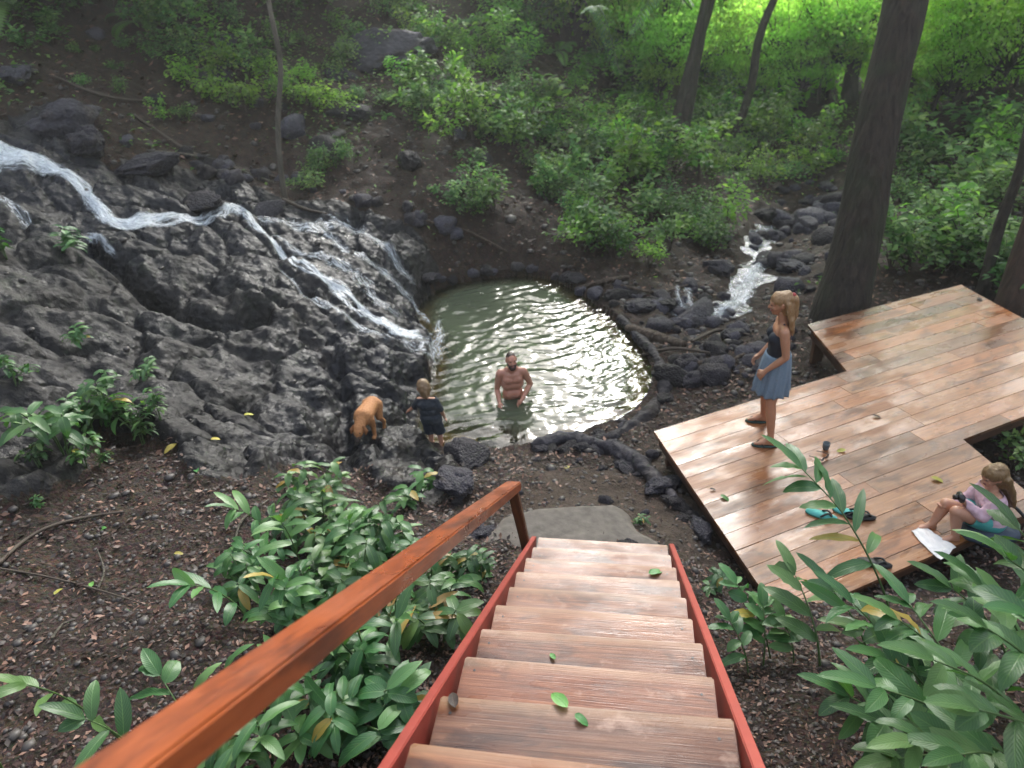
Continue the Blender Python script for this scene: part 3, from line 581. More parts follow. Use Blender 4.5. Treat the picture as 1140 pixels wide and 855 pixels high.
def stone_mesh(seed, sub=4, amp=.28, flat=.75):
    b = bmesh.new(); bmesh.ops.create_icosphere(b, subdivisions=sub, radius=1); V = np.array([v.co[:] for v in b.verts]); F = np.array([[v.index for v in f.verts] for f in b.faces]); b.free()
    n = V/np.linalg.norm(V, axis=1)[:, None]; r = 1+amp*fbm(n*1.3+seed*5, 3, seed)+.06*fbm(n*6+seed, 2, seed+1)
    g = np.random.default_rng(seed)
    for _ in range(7):      # broken facets
        d = g.normal(size=3); d /= np.linalg.norm(d); lim = g.uniform(.62, .9); pr = (n*r[:, None])@d; r = np.where(pr > lim, r*(1-.85*(1-lim/np.maximum(pr, 1e-6))), r)
    return mesh('stone', n*r[:, None]*np.array([1, g.uniform(.7, .95), flat]), F)
STM = [stone_mesh(i, 4 if i < 4 else 3) for i in range(9)]
for me in STM: me.materials.append(MT['stone'])
BLM = [stone_mesh(40+i, 5, .34, .7) for i in range(5)]
for me in BLM: me.materials.append(MT['boulder'])
def put_stone(lib, x, y, s, name, label, group=None, sink=.35, sq=(1, 1, 1), rz=None):
    p = hit(x, y) if not isinstance(x, np.ndarray) else x
    o = link(name, rnd.choice(lib)); o.scale = (s*sq[0], s*sq[1], s*sq[2]); o.rotation_euler = (rnd.uniform(-.3, .3), rnd.uniform(-.3, .3), rnd.uniform(0, 6.28) if rz is None else rz)
    o.location = (p[0], p[1], p[2]+s*(.5-sink)); return tag(o, label, 'boulder' if name == 'boulder' else 'stone', group)
for x, y, s, l, sq in [(521, 512, .27, 'rounded grey boulder at the near rim of the pool, left of the handrail end', (1, 1.25, .8)), (551, 497, .17, 'dark wet rock jutting at the near edge of the pool below the man', (1.5, .8, .8)),
    (507, 537, .24, 'flat topped grey rock in front of the pool rim boulder', (1.1, 1, .6)), (537, 597, .13, 'white flecked stone beside the handrail post', (1.2, 1, .8)), (477, 312, .2, 'dark rock at the far left corner of the pool', (1.6, 1, .7)),
    (640, 312, .17, 'dark rock at the far end of the pool under green shrubs', (1.4, 1, .8)), (455, 184, .32, 'dark round boulder alone on the bare slope behind the pool', (1, 1, .9)), (420, 72, .95, 'large dark overhanging boulder high on the slope', (1.3, 1, .8)),
    (75, 145, .55, 'big grey rock block beside the top of the waterfall', (1.2, .8, .9)), (98, 163, .42, 'squat grey rock just right of the upper waterfall block', (1, .8, .9)), (168, 190, .42, 'low flat rock in the bank above the waterfall bend', (1.4, .9, .6)), (228, 228, .36, 'smooth dome shaped rock beside the waterfall lip', (1.5, .9, .6)),
    (297, 236, .26, 'dark rock at the foot of the slender leaning tree', (1.2, 1, .8)), (395, 130, .4, 'dark rock half hidden under the bright hillside bush', (1.3, .9, .7)), (735, 545, .2, 'mossy stone at the end of the low stone edging near the deck', (1.2, .9, .7)), (752, 424, .26, 'pale angular rock outside the right rim of the pool', (.8, 1.3, 1)),
    (776, 352, .32, 'pale flat rock in the stream right of the pool', (1.4, 1, .5)), (712, 345, .27, 'grey rock on the stream bank beside the pool', (1.3, 1, .6)), (690, 330, .24, 'grey rock nearest the pool on the right hand bank', (1.2, 1, .6)), (735, 338, .25, 'pale rock between the pool and the stream', (1.3, 1, .55)), (880, 300, .3, 'dark rock crowning the stone heap at the stream bend', (1.2, 1, .8)), (815, 375, .24, 'dark rock below the small white rapid', (1.3, 1, .6)), (800, 300, .3, 'dark boulder on the left bank of the stream', (1.2, 1, .8)), (20, 85, .32, 'dark rock half buried on the upper left slope', (1.4, 1, .7)), (700, 612, .12, 'small grey stone at the edge of the pale slab', (1, 1, .7))]:
    put_stone(BLM, x, y, s, 'boulder', l, sq=sq)
inpoly = lambda x, y, poly: poly_sd(np.array([[x, y]], float), np.array(poly, float))[0] > 0
def scatter_px(poly, n, fn, tries=40000):
    P = np.array(poly, float); lo = P.min(0); hi = P.max(0); k = 0
    for _ in range(tries):
        x, y = rnd.uniform(lo[0], hi[0]), rnd.uniform(lo[1], hi[1])
        if inpoly(x, y, poly):
            fn(x, y); k += 1
            if k >= n: break
def st_bank(x, y):
    p = hit(x, y)
    if abs(x-855) < 26 and abs(y-345) < 22: return
    if poly_sd(p[None, :2], DECK)[0] > -.05 or poly_sd(p[None, :2], POOL)[0] > -.1: return
    put_stone(STM, x, y, min(.24, .035+rnd.expovariate(1/.06)), 'stone', 'grey river stone lying in the jumble between pool and stream', 'stones along the stream', .4)
scatter_px([(650, 320), (700, 318), (790, 320), (880, 350), (890, 390), (830, 430), (765, 430), (745, 395), (710, 360)], 170, st_bank)
scatter_px([(840, 225), (930, 190), (950, 250), (900, 330), (860, 330), (835, 290)], 60, lambda x, y: put_stone(STM, x, y, abs(rnd.gauss(.16, .08))+.08, 'stone', 'dark river stone in the upstream part of the creek bed', 'stones in the far creek bed', .4))
for x, y in POOL_PX[1:6]: 
    for _ in range(4): put_stone(STM, x+rnd.uniform(-14, 14), y-rnd.uniform(2, 10), rnd.uniform(.07, .15), 'stone', 'dark wet stone in the row along the far rim of the pool', 'stones along the far pool rim', .35)
scatter_px([(120, 150), (300, 190), (480, 240), (560, 290), (430, 235), (200, 190)], 40, lambda x, y: put_stone(STM, x, y, abs(rnd.gauss(.09, .06))+.05, 'stone', 'dark stone on the soil bank above the waterfall', 'stones on the bank above the waterfall', .4))
scatter_px([(100, 20), (430, 60), (560, 200), (330, 180), (120, 120)], 22, lambda x, y: put_stone(STM, x, y, abs(rnd.gauss(.12, .09))+.06, 'stone', 'dark stone stuck in the steep leafy slope', 'stones on the steep slope', .45))
scatter_px([(450, 510), (520, 540), (600, 500), (740, 500), (760, 600), (450, 600)], 18, lambda x, y: put_stone(STM, x, y, abs(rnd.gauss(.03, .02))+.02, 'stone', 'small grey stone on the trodden earth by the pool', 'small stones on the trodden earth', .4))
for x, y in [(600, 497), (618, 498), (636, 496), (655, 500), (672, 503), (690, 511), (703, 520), (716, 528), (728, 538), (742, 548), (750, 562), (766, 578), (782, 592)]: put_stone(BLM, x+rnd.uniform(-4, 4), y+rnd.uniform(-3, 3), rnd.uniform(.08, .15), 'stone', 'grey stone in the low row curving from the pool towards the deck', 'stones of the low edging', .45, sq=(1.3, .9, .75))
for x, y in [(712, 376), (726, 392), (737, 408), (742, 425), (739, 442), (729, 456), (712, 470), (693, 481), (672, 488), (650, 493)]: put_stone(BLM, x+rnd.uniform(-4, 4), y+rnd.uniform(-3, 3), rnd.uniform(.07, .14), 'stone', 'grey stone set in the right rim of the pool', 'stones in the right pool rim', .5, sq=(1.3, .9, .7))
def rough_tube(name, px, rad, label, cat, mat, lift=.02, seed=3, nn=90, sub=22, disp=.55):
    pts = spline([hit(x, y)+[0, 0, lift] for x, y in px], nn); r = np.interp(np.linspace(0, 1, nn), np.linspace(0, 1, len(rad)), rad)
    V, F, uv = tube_arr(pts, r, sub); c = np.repeat(pts, sub, 0); k = 1+disp*fbm(V*3.4, 3, seed)+.45*disp*(1-worley(V[:, :2]*6, seed)[0]*1.4)+.16*fbm(V*15, 2, seed+1); V = c+(V-c)*k[:, None]
    o0 = pts.mean(0); o = link(name, mesh(name, V-o0, F), mat); o.location = o0; return tag(o, label, cat)
rough_tube('stone_edging', [(592, 500), (615, 494), (640, 492), (665, 498), (690, 507), (712, 522), (735, 542), (750, 560)], (.04, .08, .1, .09, .07, .09, .07, .04), 'low mossy stone edging curving from the pool rim towards the deck', 'stone edging', MT['boulder'], .03)
rough_tube('pool_rim', [(690, 352), (712, 376), (732, 400), (741, 425), (734, 448), (716, 468), (688, 484), (655, 491), (628, 495)], (.05, .06, .08, .085, .09, .09, .085, .07, .05), 'curved grey stone rim holding the right side of the pool', 'pool rim', MT['boulder'], -.02, 8)
rough_tube('fallen_log', [(698, 371), (720, 376), (742, 383), (762, 388)], (.05, .085, .08, .05), 'thick dark log lying against the right rim of the pool', 'log', MT['log'], .06, 2, 24, 10, .12)
rough_tube('fallen_log', [(640, 326), (675, 316), (700, 312)], (.03, .05, .03), 'thin brown log lying at the far right corner of the pool', 'log', MT['log'], .06, 3, 20, 8, .12)
rough_tube('fallen_log', [(745, 402), (775, 410), (805, 404)], (.03, .05, .035), 'brown log among the stones left of the standing woman', 'log', MT['log'], .06, 4, 20, 8, .12)
for px, r, l in [([(150, 130), (200, 165), (225, 178), (260, 188), (310, 200)], (.025, .04, .04, .02), 'reddish root running down the bank above the waterfall'), ([(170, 170), (215, 175), (250, 185), (305, 205)], (.02, .03, .02), 'thin pale branch lying below the reddish root'),
    ([(315, 225), (340, 235), (365, 240)], (.03, .03, .01), 'dark root spreading from the slender leaning tree'), ([(0, 632), (30, 605), (60, 590), (100, 580), (140, 574)], (.012, .014, .008), 'long dark stick lying on the soil at the far left'), ([(0, 638), (50, 645), (110, 660), (160, 676)], (.008, .008, .004), 'thin bent twig lying below the long dark stick'),
    ([(112, 660), (118, 640), (110, 615)], (.007, .007, .004), 'pale curled twig on the soil beside the thin twig'), ([(60, 715), (72, 700), (84, 695)], (.007, .008, .005), 'short pale twig on the soil at the lower left'), ([(300, 560), (270, 585), (262, 620)], (.008, .01, .006), 'pale dead stalk leaning at the left of the leafy patch')]:
    rough_tube('branch', px, r, l, 'branch', MT['twig'] if 'pale' not in l else MT['barkp'], .03, 6, 30, 6, .1)

for i, (px, l) in enumerate([([(770, 385), (800, 372), (835, 378)], 'brown branch lying across the stones beside the stream'), ([(800, 415), (830, 400), (858, 408)], 'bent branch on the brown soil left of the standing woman'), ([(715, 400), (750, 393), (790, 398)], 'long thin branch just outside the right pool rim'), ([(690, 322), (730, 330), (765, 322)], 'thin branch on the stones behind the pool'), ([(215, 60), (250, 80), (300, 78)], 'dead branch in the bright bushes of the left slope'), ([(470, 250), (520, 262), (565, 285)], 'dead branch on the brown bank behind the pool'), ([(60, 90), (120, 112), (180, 118)], 'long dead branch on the brown upper left slope')]):
    rough_tube('branch', px, (.02, .028, .016), l, 'branch', MT['log'] if i % 2 else MT['twig'], .07, 20+i, 30, 8, .15)
# ------------------------------------------------------------------ people and dog: one remeshed surface per body
from mathutils import noise as mnoise
_tsc = bpy.data.scenes.new('remesh')
def blob(name, prims, voxel, mat, parent, smooth=6, cuts=(), disp=None):
    b = bmesh.new()
    for q in prims:
        if q[0] == 'c':
            p1, r1, p2, r2 = Vector(q[1]), q[2], Vector(q[3]), q[4]
            for p, r in ((p1, r1), (p2, r2)): bmesh.ops.create_uvsphere(b, u_segments=16, v_segments=10, radius=r, matrix=Matrix.Translation(p))
            d = p2-p1
            if d.length > 1e-5:
                rot = d.to_track_quat('Z', 'Y').to_matrix().to_4x4(); bmesh.ops.create_cone(b, cap_ends=True, segments=16, radius1=r1, radius2=r2, depth=d.length, matrix=Matrix.Translation((p1+p2)/2) @ rot)
        else:
            M_ = Matrix.Translation(Vector(q[1])) @ (Matrix.Rotation(q[3][0], 4, q[3][1]) if len(q) > 3 else Matrix()) @ Matrix.Diagonal((*q[2], 1)); bmesh.ops.create_uvsphere(b, u_segments=24, v_segments=16, radius=1, matrix=M_)
    me = bpy.data.meshes.new(name); b.to_mesh(me); b.free(); o = bpy.data.objects.new('tmp', me); _tsc.collection.objects.link(o)
    m = o.modifiers.new('r', 'REMESH'); m.mode = 'VOXEL'; m.voxel_size = voxel
    s = o.modifiers.new('s', 'SMOOTH'); s.iterations = smooth; s.factor = .5
    
    with bpy.context.temp_override(scene=_tsc, view_layer=_tsc.view_layers[0]): dg = bpy.context.evaluated_depsgraph_get()
    e = o.evaluated_get(dg); me2 = bpy.data.meshes.new_from_object(e); bpy.data.objects.remove(o); bpy.data.meshes.remove(me); me2.name = name
    if cuts or disp:
        b = bmesh.new(); b.from_mesh(me2)
        for co, no in cuts: bmesh.ops.bisect_plane(b, geom=list(b.verts)+list(b.edges)+list(b.faces), plane_co=co, plane_no=no, clear_outer=True)
        if disp:
            for v in b.verts: v.co += v.normal*disp(v.co)
        b.to_mesh(me2); b.free()
    me2.materials.clear(); return link(name, me2, mat, parent)
def hand(pr, w, d, side, s=1., curl=.5, palm_n=None):
    """palm, four unequal bent fingers and a thumb from the side of the palm; w wrist, d direction, side thumb side"""
    w, d, t = Vector(w), Vector(d).normalized(), Vector(side).normalized(); t = (t-d*t.dot(d)).normalized(); n = d.cross(t); n = n if palm_n is None or n.dot(Vector(palm_n)) > 0 else -n
    pr.append(('c', w, .024*s, w+d*.045*s, .03*s)); pr.append(('c', w+d*.05*s+t*.02*s, .018*s, w+d*.078*s+t*.024*s, .014*s)); pr.append(('c', w+d*.05*s-t*.02*s, .018*s, w+d*.074*s-t*.024*s, .013*s))
    for i, (o, l) in enumerate(((.032, .066), (.011, .076), (-.011, .070), (-.032, .055))):
        a = w+d*.082*s+t*o*s; b = a+(d*math.cos(curl*.6)+n*math.sin(curl*.6)+t*o*3)*l*.5*s; c = b+(d*math.cos(curl*1.5)+n*math.sin(curl*1.5))*l*.5*s
        pr += [('c', a, .0098*s, b, .009*s), ('c', b, .009*s, c, .0075*s)]
    a = w+d*.03*s+t*.024*s; b = a+(d*.6+t*.8).normalized()*.038*s; c = b+(d*.9+t*.2+n*.4).normalized()*.03*s; pr += [('c', a, .014*s, b, .0115*s), ('c', b, .0115*s, c, .009*s)]
def limb(pr, a, ra, b, rb, bulge=0, s=1.):
    a, b = Vector(a), Vector(b)
    if bulge: m = a.lerp(b, .35); pr += [('c', a, ra, m, (ra*.6+rb*.4)+bulge), ('c', m, (ra*.6+rb*.4)+bulge, b, rb)]
    else: pr.append(('c', a, ra, b, rb))
def foot(pr, ank, d, s=1.):
    a = Vector(ank); d = Vector(d).normalized(); h = a-d*.03*s; h.z = a.z-.055*s; m = a+d*.07*s; m.z = a.z-.05*s; t = a+d*.155*s; t.z = a.z-.066*s; sd = Vector((-d.y, d.x, 0))
    pr += [('c', a, .034*s, h, .03*s), ('c', a, .034*s, m, .03*s), ('c', h, .028*s, m, .03*s), ('c', m+sd*.012*s, .028*s, t+sd*.016*s, .016*s), ('c', m-sd*.012*s, .026*s, t-sd*.02*s-d*.025*s, .014*s)]
def head(pr, c, f, s=1., up=(0, 0, 1)):
    """skull, jaw, nose and ears; c centre, f facing direction; returns anchors"""
    c, f, u = Vector(c), Vector(f).normalized(), Vector(up); f = (f-u*f.dot(u)).normalized() if abs(f.dot(u)) > .95 else f; l = u.cross(f).normalized(); u = f.cross(l).normalized()
    pr += [('c', c+u*.025*s-f*.022*s, .081*s, c+u*.03*s+f*.03*s, .07*s), ('c', c+u*.0*s+f*.02*s, .07*s, c-u*.065*s+f*.048*s, .042*s), ('c', c-u*.075*s+f*.055*s, .026*s, c-u*.082*s+f*.066*s, .022*s),
        ('c', c+u*.012*s+f*.094*s, .009*s, c-u*.022*s+f*.112*s, .0135*s), ('c', c-u*.024*s+f*.096*s-l*.013*s, .010*s, c-u*.024*s+f*.096*s+l*.013*s, .010*s), ('c', c+u*.03*s+f*.088*s-l*.04*s, .012*s, c+u*.03*s+f*.088*s+l*.04*s, .012*s),
        ('c', c-u*.02*s+f*.066*s-l*.042*s, .022*s, c-u*.02*s+f*.066*s+l*.042*s, .022*s)]
    for k in (-1, 1): pr.append(('c', c+l*k*.077*s-u*.005*s-f*.008*s, .015*s, c+l*k*.083*s+u*.022*s-f*.014*s, .012*s))
    return c, f, l, u
def face_parts(root, hd, s=1., beard=None):
    c, f, l, u = hd
    for k in (-1, 1): blob('eye', [('e', c+u*.012*s+f*.087*s+l*k*.033*s, (.011*s, .011*s, .0075*s))], .003*s+.001, MT['eye'], root, 1)
    blob('lips', [('c', c-u*.052*s+f*.089*s-l*.02*s, .0075*s, c-u*.052*s+f*.093*s+l*.0, .009*s), ('c', c-u*.052*s+f*.093*s, .009*s, c-u*.052*s+f*.089*s+l*.02*s, .0075*s)], .004*s, MT['lip'], root, 2)
    if beard: blob('beard', [('c', c-u*.04*s+f*.04*s+l*.055*s, .027*s, c-u*.09*s+f*.07*s+l*.02*s, .028*s), ('c', c-u*.04*s+f*.04*s-l*.055*s, .027*s, c-u*.09*s+f*.07*s-l*.02*s, .028*s), ('c', c-u*.09*s+f*.07*s+l*.02*s, .028*s, c-u*.09*s+f*.07*s-l*.02*s, .028*s), ('c', c-u*.036*s+f*.094*s+l*.026*s, .009*s, c-u*.036*s+f*.094*s-l*.026*s, .009*s)], .006*s, beard, root, 3)
noisy = lambda amp, fr, st=(1, 1, 1): (lambda co: amp*1.6*mnoise.fractal(Vector((co.x*fr*st[0], co.y*fr*st[1], co.z*fr*st[2])), 1, 2, 2))

# --- the standing woman: local frame faces -y, left is +x
wf, wb = at_z(857, 495, DZ+.02), at_z(849, 468, DZ+.02)
wc = (wf+wb)/2; wr = math.radians(-104)
woman = empty('person', (wc[0], wc[1], DZ+.018), 'woman standing on the deck in navy top and pale blue skirt with long fair hair', 'person', rz=wr)
lfl = to_local(woman, [wf])[0]; lbl = to_local(woman, [wb])[0]; S = .9
def W(x, y, z): return Vector((x*S, y*S, z*S))
aL = Vector((max(.08, lfl[0]), lfl[1], .075)); aR = Vector((min(-.07, lbl[0]), lbl[1], .075))
LOW = [('c', W(.065, 0, .89), .1*S, W(-.065, 0, .89), .1*S), ('c', W(.05, -.005, .99), .1*S, W(-.05, -.005, .99), .1*S)]
TOR = [('c', W(.045, -.008, 1.08), .088*S, W(-.045, -.008, 1.08), .088*S), ('c', W(.06, -.012, 1.2), .092*S, W(-.06, -.012, 1.2), .092*S), ('c', W(.075, -.062, 1.235), .062*S, W(.06, -.04, 1.22), .06*S), ('c', W(-.075, -.062, 1.235), .062*S, W(-.06, -.04, 1.22), .06*S), ('c', W(.045, -.008, 1.08), .088*S, W(.06, -.012, 1.2), .092*S), ('c', W(-.045, -.008, 1.08), .088*S, W(-.06, -.012, 1.2), .092*S)]
pr = LOW+TOR+[('c', W(.14, 0, 1.355), .052*S, W(-.14, 0, 1.355), .052*S), ('c', W(.07, 0, 1.3), .085*S, W(-.07, 0, 1.3), .085*S), ('c', W(0, .005, 1.37), .056*S, W(0, -.02, 1.5), .048*S)]
limb(pr, W(.165, 0, 1.35), .05*S, W(.2, .045, 1.085), .037*S, .004); limb(pr, W(.2, .045, 1.085), .037*S, W(.17, -.13, .9), .025*S, .006)
hand(pr, W(.17, -.13, .9), (-.08, -.55, -.7), (-.6, -.4, .3), .92, .9, (-1, 0, 0))
limb(pr, W(-.165, 0, 1.35), .05*S, W(-.2, -.01, 1.085), .037*S, .004); limb(pr, W(-.2, -.01, 1.085), .037*S, W(-.16, -.16, .92), .025*S, .006); hand(pr, W(-.16, -.16, .92), (.1, -.6, -.6), (.6, -.4, .3), .92, .9, (1, 0, 0))
for hx, an in ((.085, aL), (-.085, aR)):
    h = W(hx, 0, .86); kn = (h+an)/2+Vector((0, -.03, .02)); limb(pr, h, .088*S, kn, .054*S, .004); limb(pr, kn, .053*S, an, .034*S, .008); foot(pr, an, (0, -1, 0), .94)
hd = head(pr, W(0, -.045, 1.595), (-.05, -1, -.12), .96)
blob('body', pr, .0075, MT['skint'], woman, 5); face_parts(woman, hd, .96)
blob('tank_top', [(q[0], q[1], q[2]+.011, q[3], q[4]+.011) for q in TOR+LOW[1:]]+[('c', W(.085, -.01, 1.27), .07*S, W(-.085, -.01, 1.27), .07*S)]+[('c', W(k*.088, -.075, 1.25), .018, W(k*.088, .0, 1.405), .012) for k in (-1, 1)]+[('c', W(k*.088, .07, 1.25), .018, W(k*.088, 0, 1.405), .012) for k in (-1, 1)], .0075, MT['navy'], woman, 4, [(W(0, 0, 1.0), (0, 0, -1))])
def skirt(name, root, z0, z1, rx0, ry0, rx1, ry1, folds, amp, mat, c1=(0, 0), th=.006):
    n = 120; m = 26; V = []; a = np.arange(n)/n*2*np.pi
    for lay in (0, 1):
        for i in range(m):
            t = i/(m-1); e = t**.65; rx = rx0+(rx1-rx0)*e-lay*th; ry = ry0+(ry1-ry0)*e-lay*th; k = 1+amp*t*(np.sin(a*folds+1.5*np.sin(a*2)+.6*t)+.4*np.sin(a*folds*1.7+2))
            V.append(np.stack([c1[0]*t+rx*k*np.cos(a), c1[1]*t+ry*k*np.sin(a), np.full(n, z0+(z1-z0)*t)+.006*t*np.sin(a*5)], 1))
    V = np.concatenate(V); F = []
    for i in range(m-1):
        for j in range(n): q = (i*n+j, i*n+(j+1) % n, (i+1)*n+(j+1) % n, (i+1)*n+j); F.append(q[::-1]); F.append(tuple(x+m*n for x in q))
    for j in range(n): j2 = (j+1) % n; F.append((j, j2, m*n+j2, m*n+j)); b0 = (m-1)*n; F.append((b0+j2, b0+j, m*n+b0+j, m*n+b0+j2))
    return link(name, mesh(name, V, F), mat, root)
skirt('skirt', woman, 1.04*S, .575*S, .156*S, .126*S, .215*S, .195*S, 12, .075, MT['denim'], (0, -.02))
hc, f_, l_, u_ = hd; hs = [('c', hc+u_*.045-f_*.035, .084, hc+u_*.048+f_*.014, .078), ('c', hc-f_*.05+u_*.0, .08, hc-f_*.055-u_*.06, .065)]
for k in range(13):
    x = -.085+.17*k/12; p0 = hc+l_*x*.9-f_*(.055+.02*math.cos(x*18))+u_*.02; p1 = hc+l_*x*1.15-f_*(.075+.02*rnd.random())-u_*.12; p2 = hc+l_*(x*1.2+rnd.uniform(-.01, .01))-f_*(.07+.03*rnd.random())-u_*.22; p3 = p2-u_*rnd.uniform(.02, .07)+l_*rnd.uniform(-.02, .02)+f_*rnd.uniform(-.02, .02)
    hs += [('c', p0, .03, p1, .024), ('c', p1, .024, p2, .02), ('c', p2, .02, p3, .009)]
pt = hc-f_*.1+u_*.075
for k in range(5): q1 = pt-f_*.03+l_*(k-2)*.016-u_*.03; q2 = q1-u_*.13+f_*.01-f_*rnd.uniform(-.005, .02); hs += [('c', pt, .026, q1, .024), ('c', q1, .024, q2, .02), ('c', q2, .02, q2-u_*.06+l_*rnd.uniform(-.03, .03), .01)]
blob('hair', hs, .008, MT['blonde'], woman, 3, (), noisy(.006, 26, (1, 1, .5)))
blob('hair_tie', [('e', pt+u_*.004, (.03, .03, .03))], .006, MT['red'], woman, 2)
def sandal(root, an, d, mat, strap, s=1., z=0):
    d = Vector(d).normalized(); sd = Vector((-d.y, d.x, 0)); n = 28; out = []
    for i in range(n):
        a = i/n*2*math.pi; x = math.cos(a); y = math.sin(a); out.append(Vector((an.x, an.y, 0))+d*(.055+.13*x)*s+sd*(.043+.009*x)*y*s)
    V = [(*p[:2], z) for p in out]+[(*p[:2], z+.016*s) for p in out]; F = [tuple(range(n-1, -1, -1)), tuple(range(n, 2*n))]+[(i, (i+1) % n, n+(i+1) % n, n+i) for i in range(n)]
    o = link('sandal', mesh('sandal', V, F), mat, root, False); c = Vector((an.x, an.y, z))
    toe = c+d*.15*s+Vector((0, 0, .02*s)); mb = MB()
    for k in (-1, 1): mb.tube(spline([toe, c+d*.11*s+sd*k*.018*s+Vector((0, 0, .052*s)), c+d*.06*s+sd*k*.044*s+Vector((0, 0, .016*s))], 10), .007*s, 6)
    mb.build('strap', strap, o); return o
sandal(woman, aL, (0, -1, 0), MT['darkgreen'], MT['black'], .95, -.016); sandal(woman, aR, (0, -1, 0), MT['darkgreen'], MT['black'], .95, -.016)

# --- the man, waist deep, leaning a little forward, facing the camera
mp = at_z(571, 441, 0); man = empty('person', (mp[0], mp[1], -.93), 'bearded bare chested man standing waist deep in the green pool', 'person', rz=math.radians(4))
def Q(x, y, z): return Vector((x, y-.22*max(0, z-.93), z))
pr = [('c', Q(.085, 0, .93), .11, Q(-.085, 0, .93), .11), ('c', Q(.07, -.005, 1.07), .105, Q(-.07, -.005, 1.07), .105), ('c', Q(.09, -.01, 1.25), .108, Q(-.09, -.01, 1.25), .108), ('c', Q(.1, -.06, 1.34), .07, Q(.04, -.065, 1.33), .06), ('c', Q(-.1, -.06, 1.34), .07, Q(-.04, -.065, 1.33), .06), ('c', Q(.19, 0, 1.43), .062, Q(-.19, 0, 1.43), .062), ('c', Q(.09, 0, 1.38), .1, Q(-.09, 0, 1.38), .1), ('c', Q(.07, .01, 1.47), .055, Q(-.07, .01, 1.47), .055), ('c', Q(0, 0, 1.45), .066, Q(0, -.03, 1.58), .058)]
limb(pr, Q(-.205, 0, 1.42), .062, Q(-.265, .02, 1.14), .045, .006); limb(pr, Q(-.265, .02, 1.14), .045, Vector((-.25, -.22, 1.01)), .03, .008); hand(pr, (-.25, -.22, 1.01), (-.1, -.75, -.25), (.6, -.1, .5), 1.05, .7, (0, 0, -1))
limb(pr, Q(.205, 0, 1.42), .062, Q(.315, .05, 1.16), .045, .006); limb(pr, Q(.315, .05, 1.16), .045, Vector((.12, -.24, 1.02)), .03, .008); hand(pr, (.12, -.24, 1.02), (-.6, -.5, -.25), (-.2, -.2, .8), 1.05, .8, (0, 0, -1))
for k in (-1, 1): limb(pr, (k*.1, 0, .9), .1, (k*.12, -.02, .5), .062); limb(pr, (k*.12, -.02, .5), .06, (k*.12, .03, .09), .04); foot(pr, (k*.12, .03, .09), (0, -1, 0), 1.05)
hd = head(pr, Q(0, -.055, 1.66), (.12, -1, .12), 1.05); blob('body', pr, .008, MT['skinm'], man, 4); face_parts(man, hd, 1.05, MT['brownhair'])
c, f, l, u = hd; blob('hair', [('c', c+u*.046-f*.03, .08, c+u*.05+f*.014, .07), ('c', c-f*.045+u*.0, .08, c-f*.045-u*.03, .07)], .008, MT['brownhair'], man, 3, (), noisy(.004, 60))
man.scale = (.79, .84, .95)
blob('shorts', [('c', (.085, 0, .9), .125, (-.085, 0, .9), .125)]+[('c', (k*.1, 0, .88), .115, (k*.125, -.01, .55), .1) for k in (-1, 1)], .01, MT['charcoal'], man, 3, [((0, 0, .985), (0, 0, 1)), ((0, 0, .56), (0, 0, -1))])

# --- the small child at the water's edge, seen from behind
cpos = at_z(487, 495, .0); cz_ = max(.0, float(height(cpos[0], cpos[1]))); CS = .9/1.0
child = empty('person', (cpos[0], cpos[1], cz_), 'small child in dark shirt and shorts at the pool edge, seen from behind', 'person', rz=math.radians(172))
K = lambda x, y, z: Vector((x*CS+.1*max(0, z-.1)*CS*1.0, y*CS, z*CS))
tor = [('c', K(.05, 0, .46), .085*CS, K(-.05, 0, .46), .085*CS), ('c', K(.045, -.005, .56), .082*CS, K(-.045, -.005, .56), .082*CS), ('c', K(.055, 0, .66), .078*CS, K(-.055, 0, .66), .078*CS), ('c', K(.1, 0, .725), .04*CS, K(-.1, 0, .725), .04*CS)]
pr = list(tor)+[('c', K(0, 0, .73), .042*CS, K(0, -.01, .79), .04*CS)]
arL = [(K(.11, 0, .715), .037*CS, K(.205, -.03, .6), .03*CS), (K(.205, -.03, .6), .03*CS, K(.29, -.07, .52), .021*CS)]; arR = [(K(-.11, 0, .715), .037*CS, K(-.165, .0, .56), .03*CS), (K(-.165, 0, .56), .03*CS, K(-.165, -.06, .43), .021*CS)]
for a in arL+arR: pr.append(('c', *a))
hand(pr, arL[1][2], (.7, -.3, -.5), (-.2, -.8, .2), .6, .4); hand(pr, arR[1][2], (0, -.3, -1), (.3, -.8, 0), .6, .6)
for k in (-1, 1): limb(pr, K(k*.055, 0, .42), .066*CS, K(k*.06, -.01, .23), .046*CS); limb(pr, K(k*.06, -.01, .23), .044*CS, Vector((k*.062+.005, .02, .055)), .027, .004); foot(pr, (k*.062+.005, .02, .055), (0, -1, 0), .62)
hd = head(pr, K(0, -.02, .895), (.45, -1, -.15), .9*CS/.9); blob('body', pr, .006, MT['skin'], child, 4); face_parts(child, hd, .9)
blob('shirt', [(q[0], q[1], q[2]+.012, q[3], q[4]+.012) for q in tor]+[('c', arL[0][0], .046, Vector(arL[0][0]).lerp(Vector(arL[0][2]), .85), .043), ('c', arR[0][0], .046, Vector(arR[0][0]).lerp(Vector(arR[0][2]), .85), .043), ('c', K(.06, 0, .42), .092*CS, K(-.06, 0, .42), .092*CS)], .007, MT['charcoal'], child, 3, [((0, 0, .385*CS), (0, 0, -1)), ((0, 0, .765*CS), (0, 0, 1))], noisy(.004, 22))
blob('shorts', [('c', K(.05, 0, .43), .088*CS, K(-.05, 0, .43), .088*CS)]+[('c', K(k*.055, 0, .42), .082*CS, K(k*.068, -.005, .2), .082*CS) for k in (-1, 1)], .007, MT['navy'], child, 3, [((0, 0, .215*CS), (0, 0, -1)), ((0, 0, .47*CS), (0, 0, 1))], noisy(.004, 22))
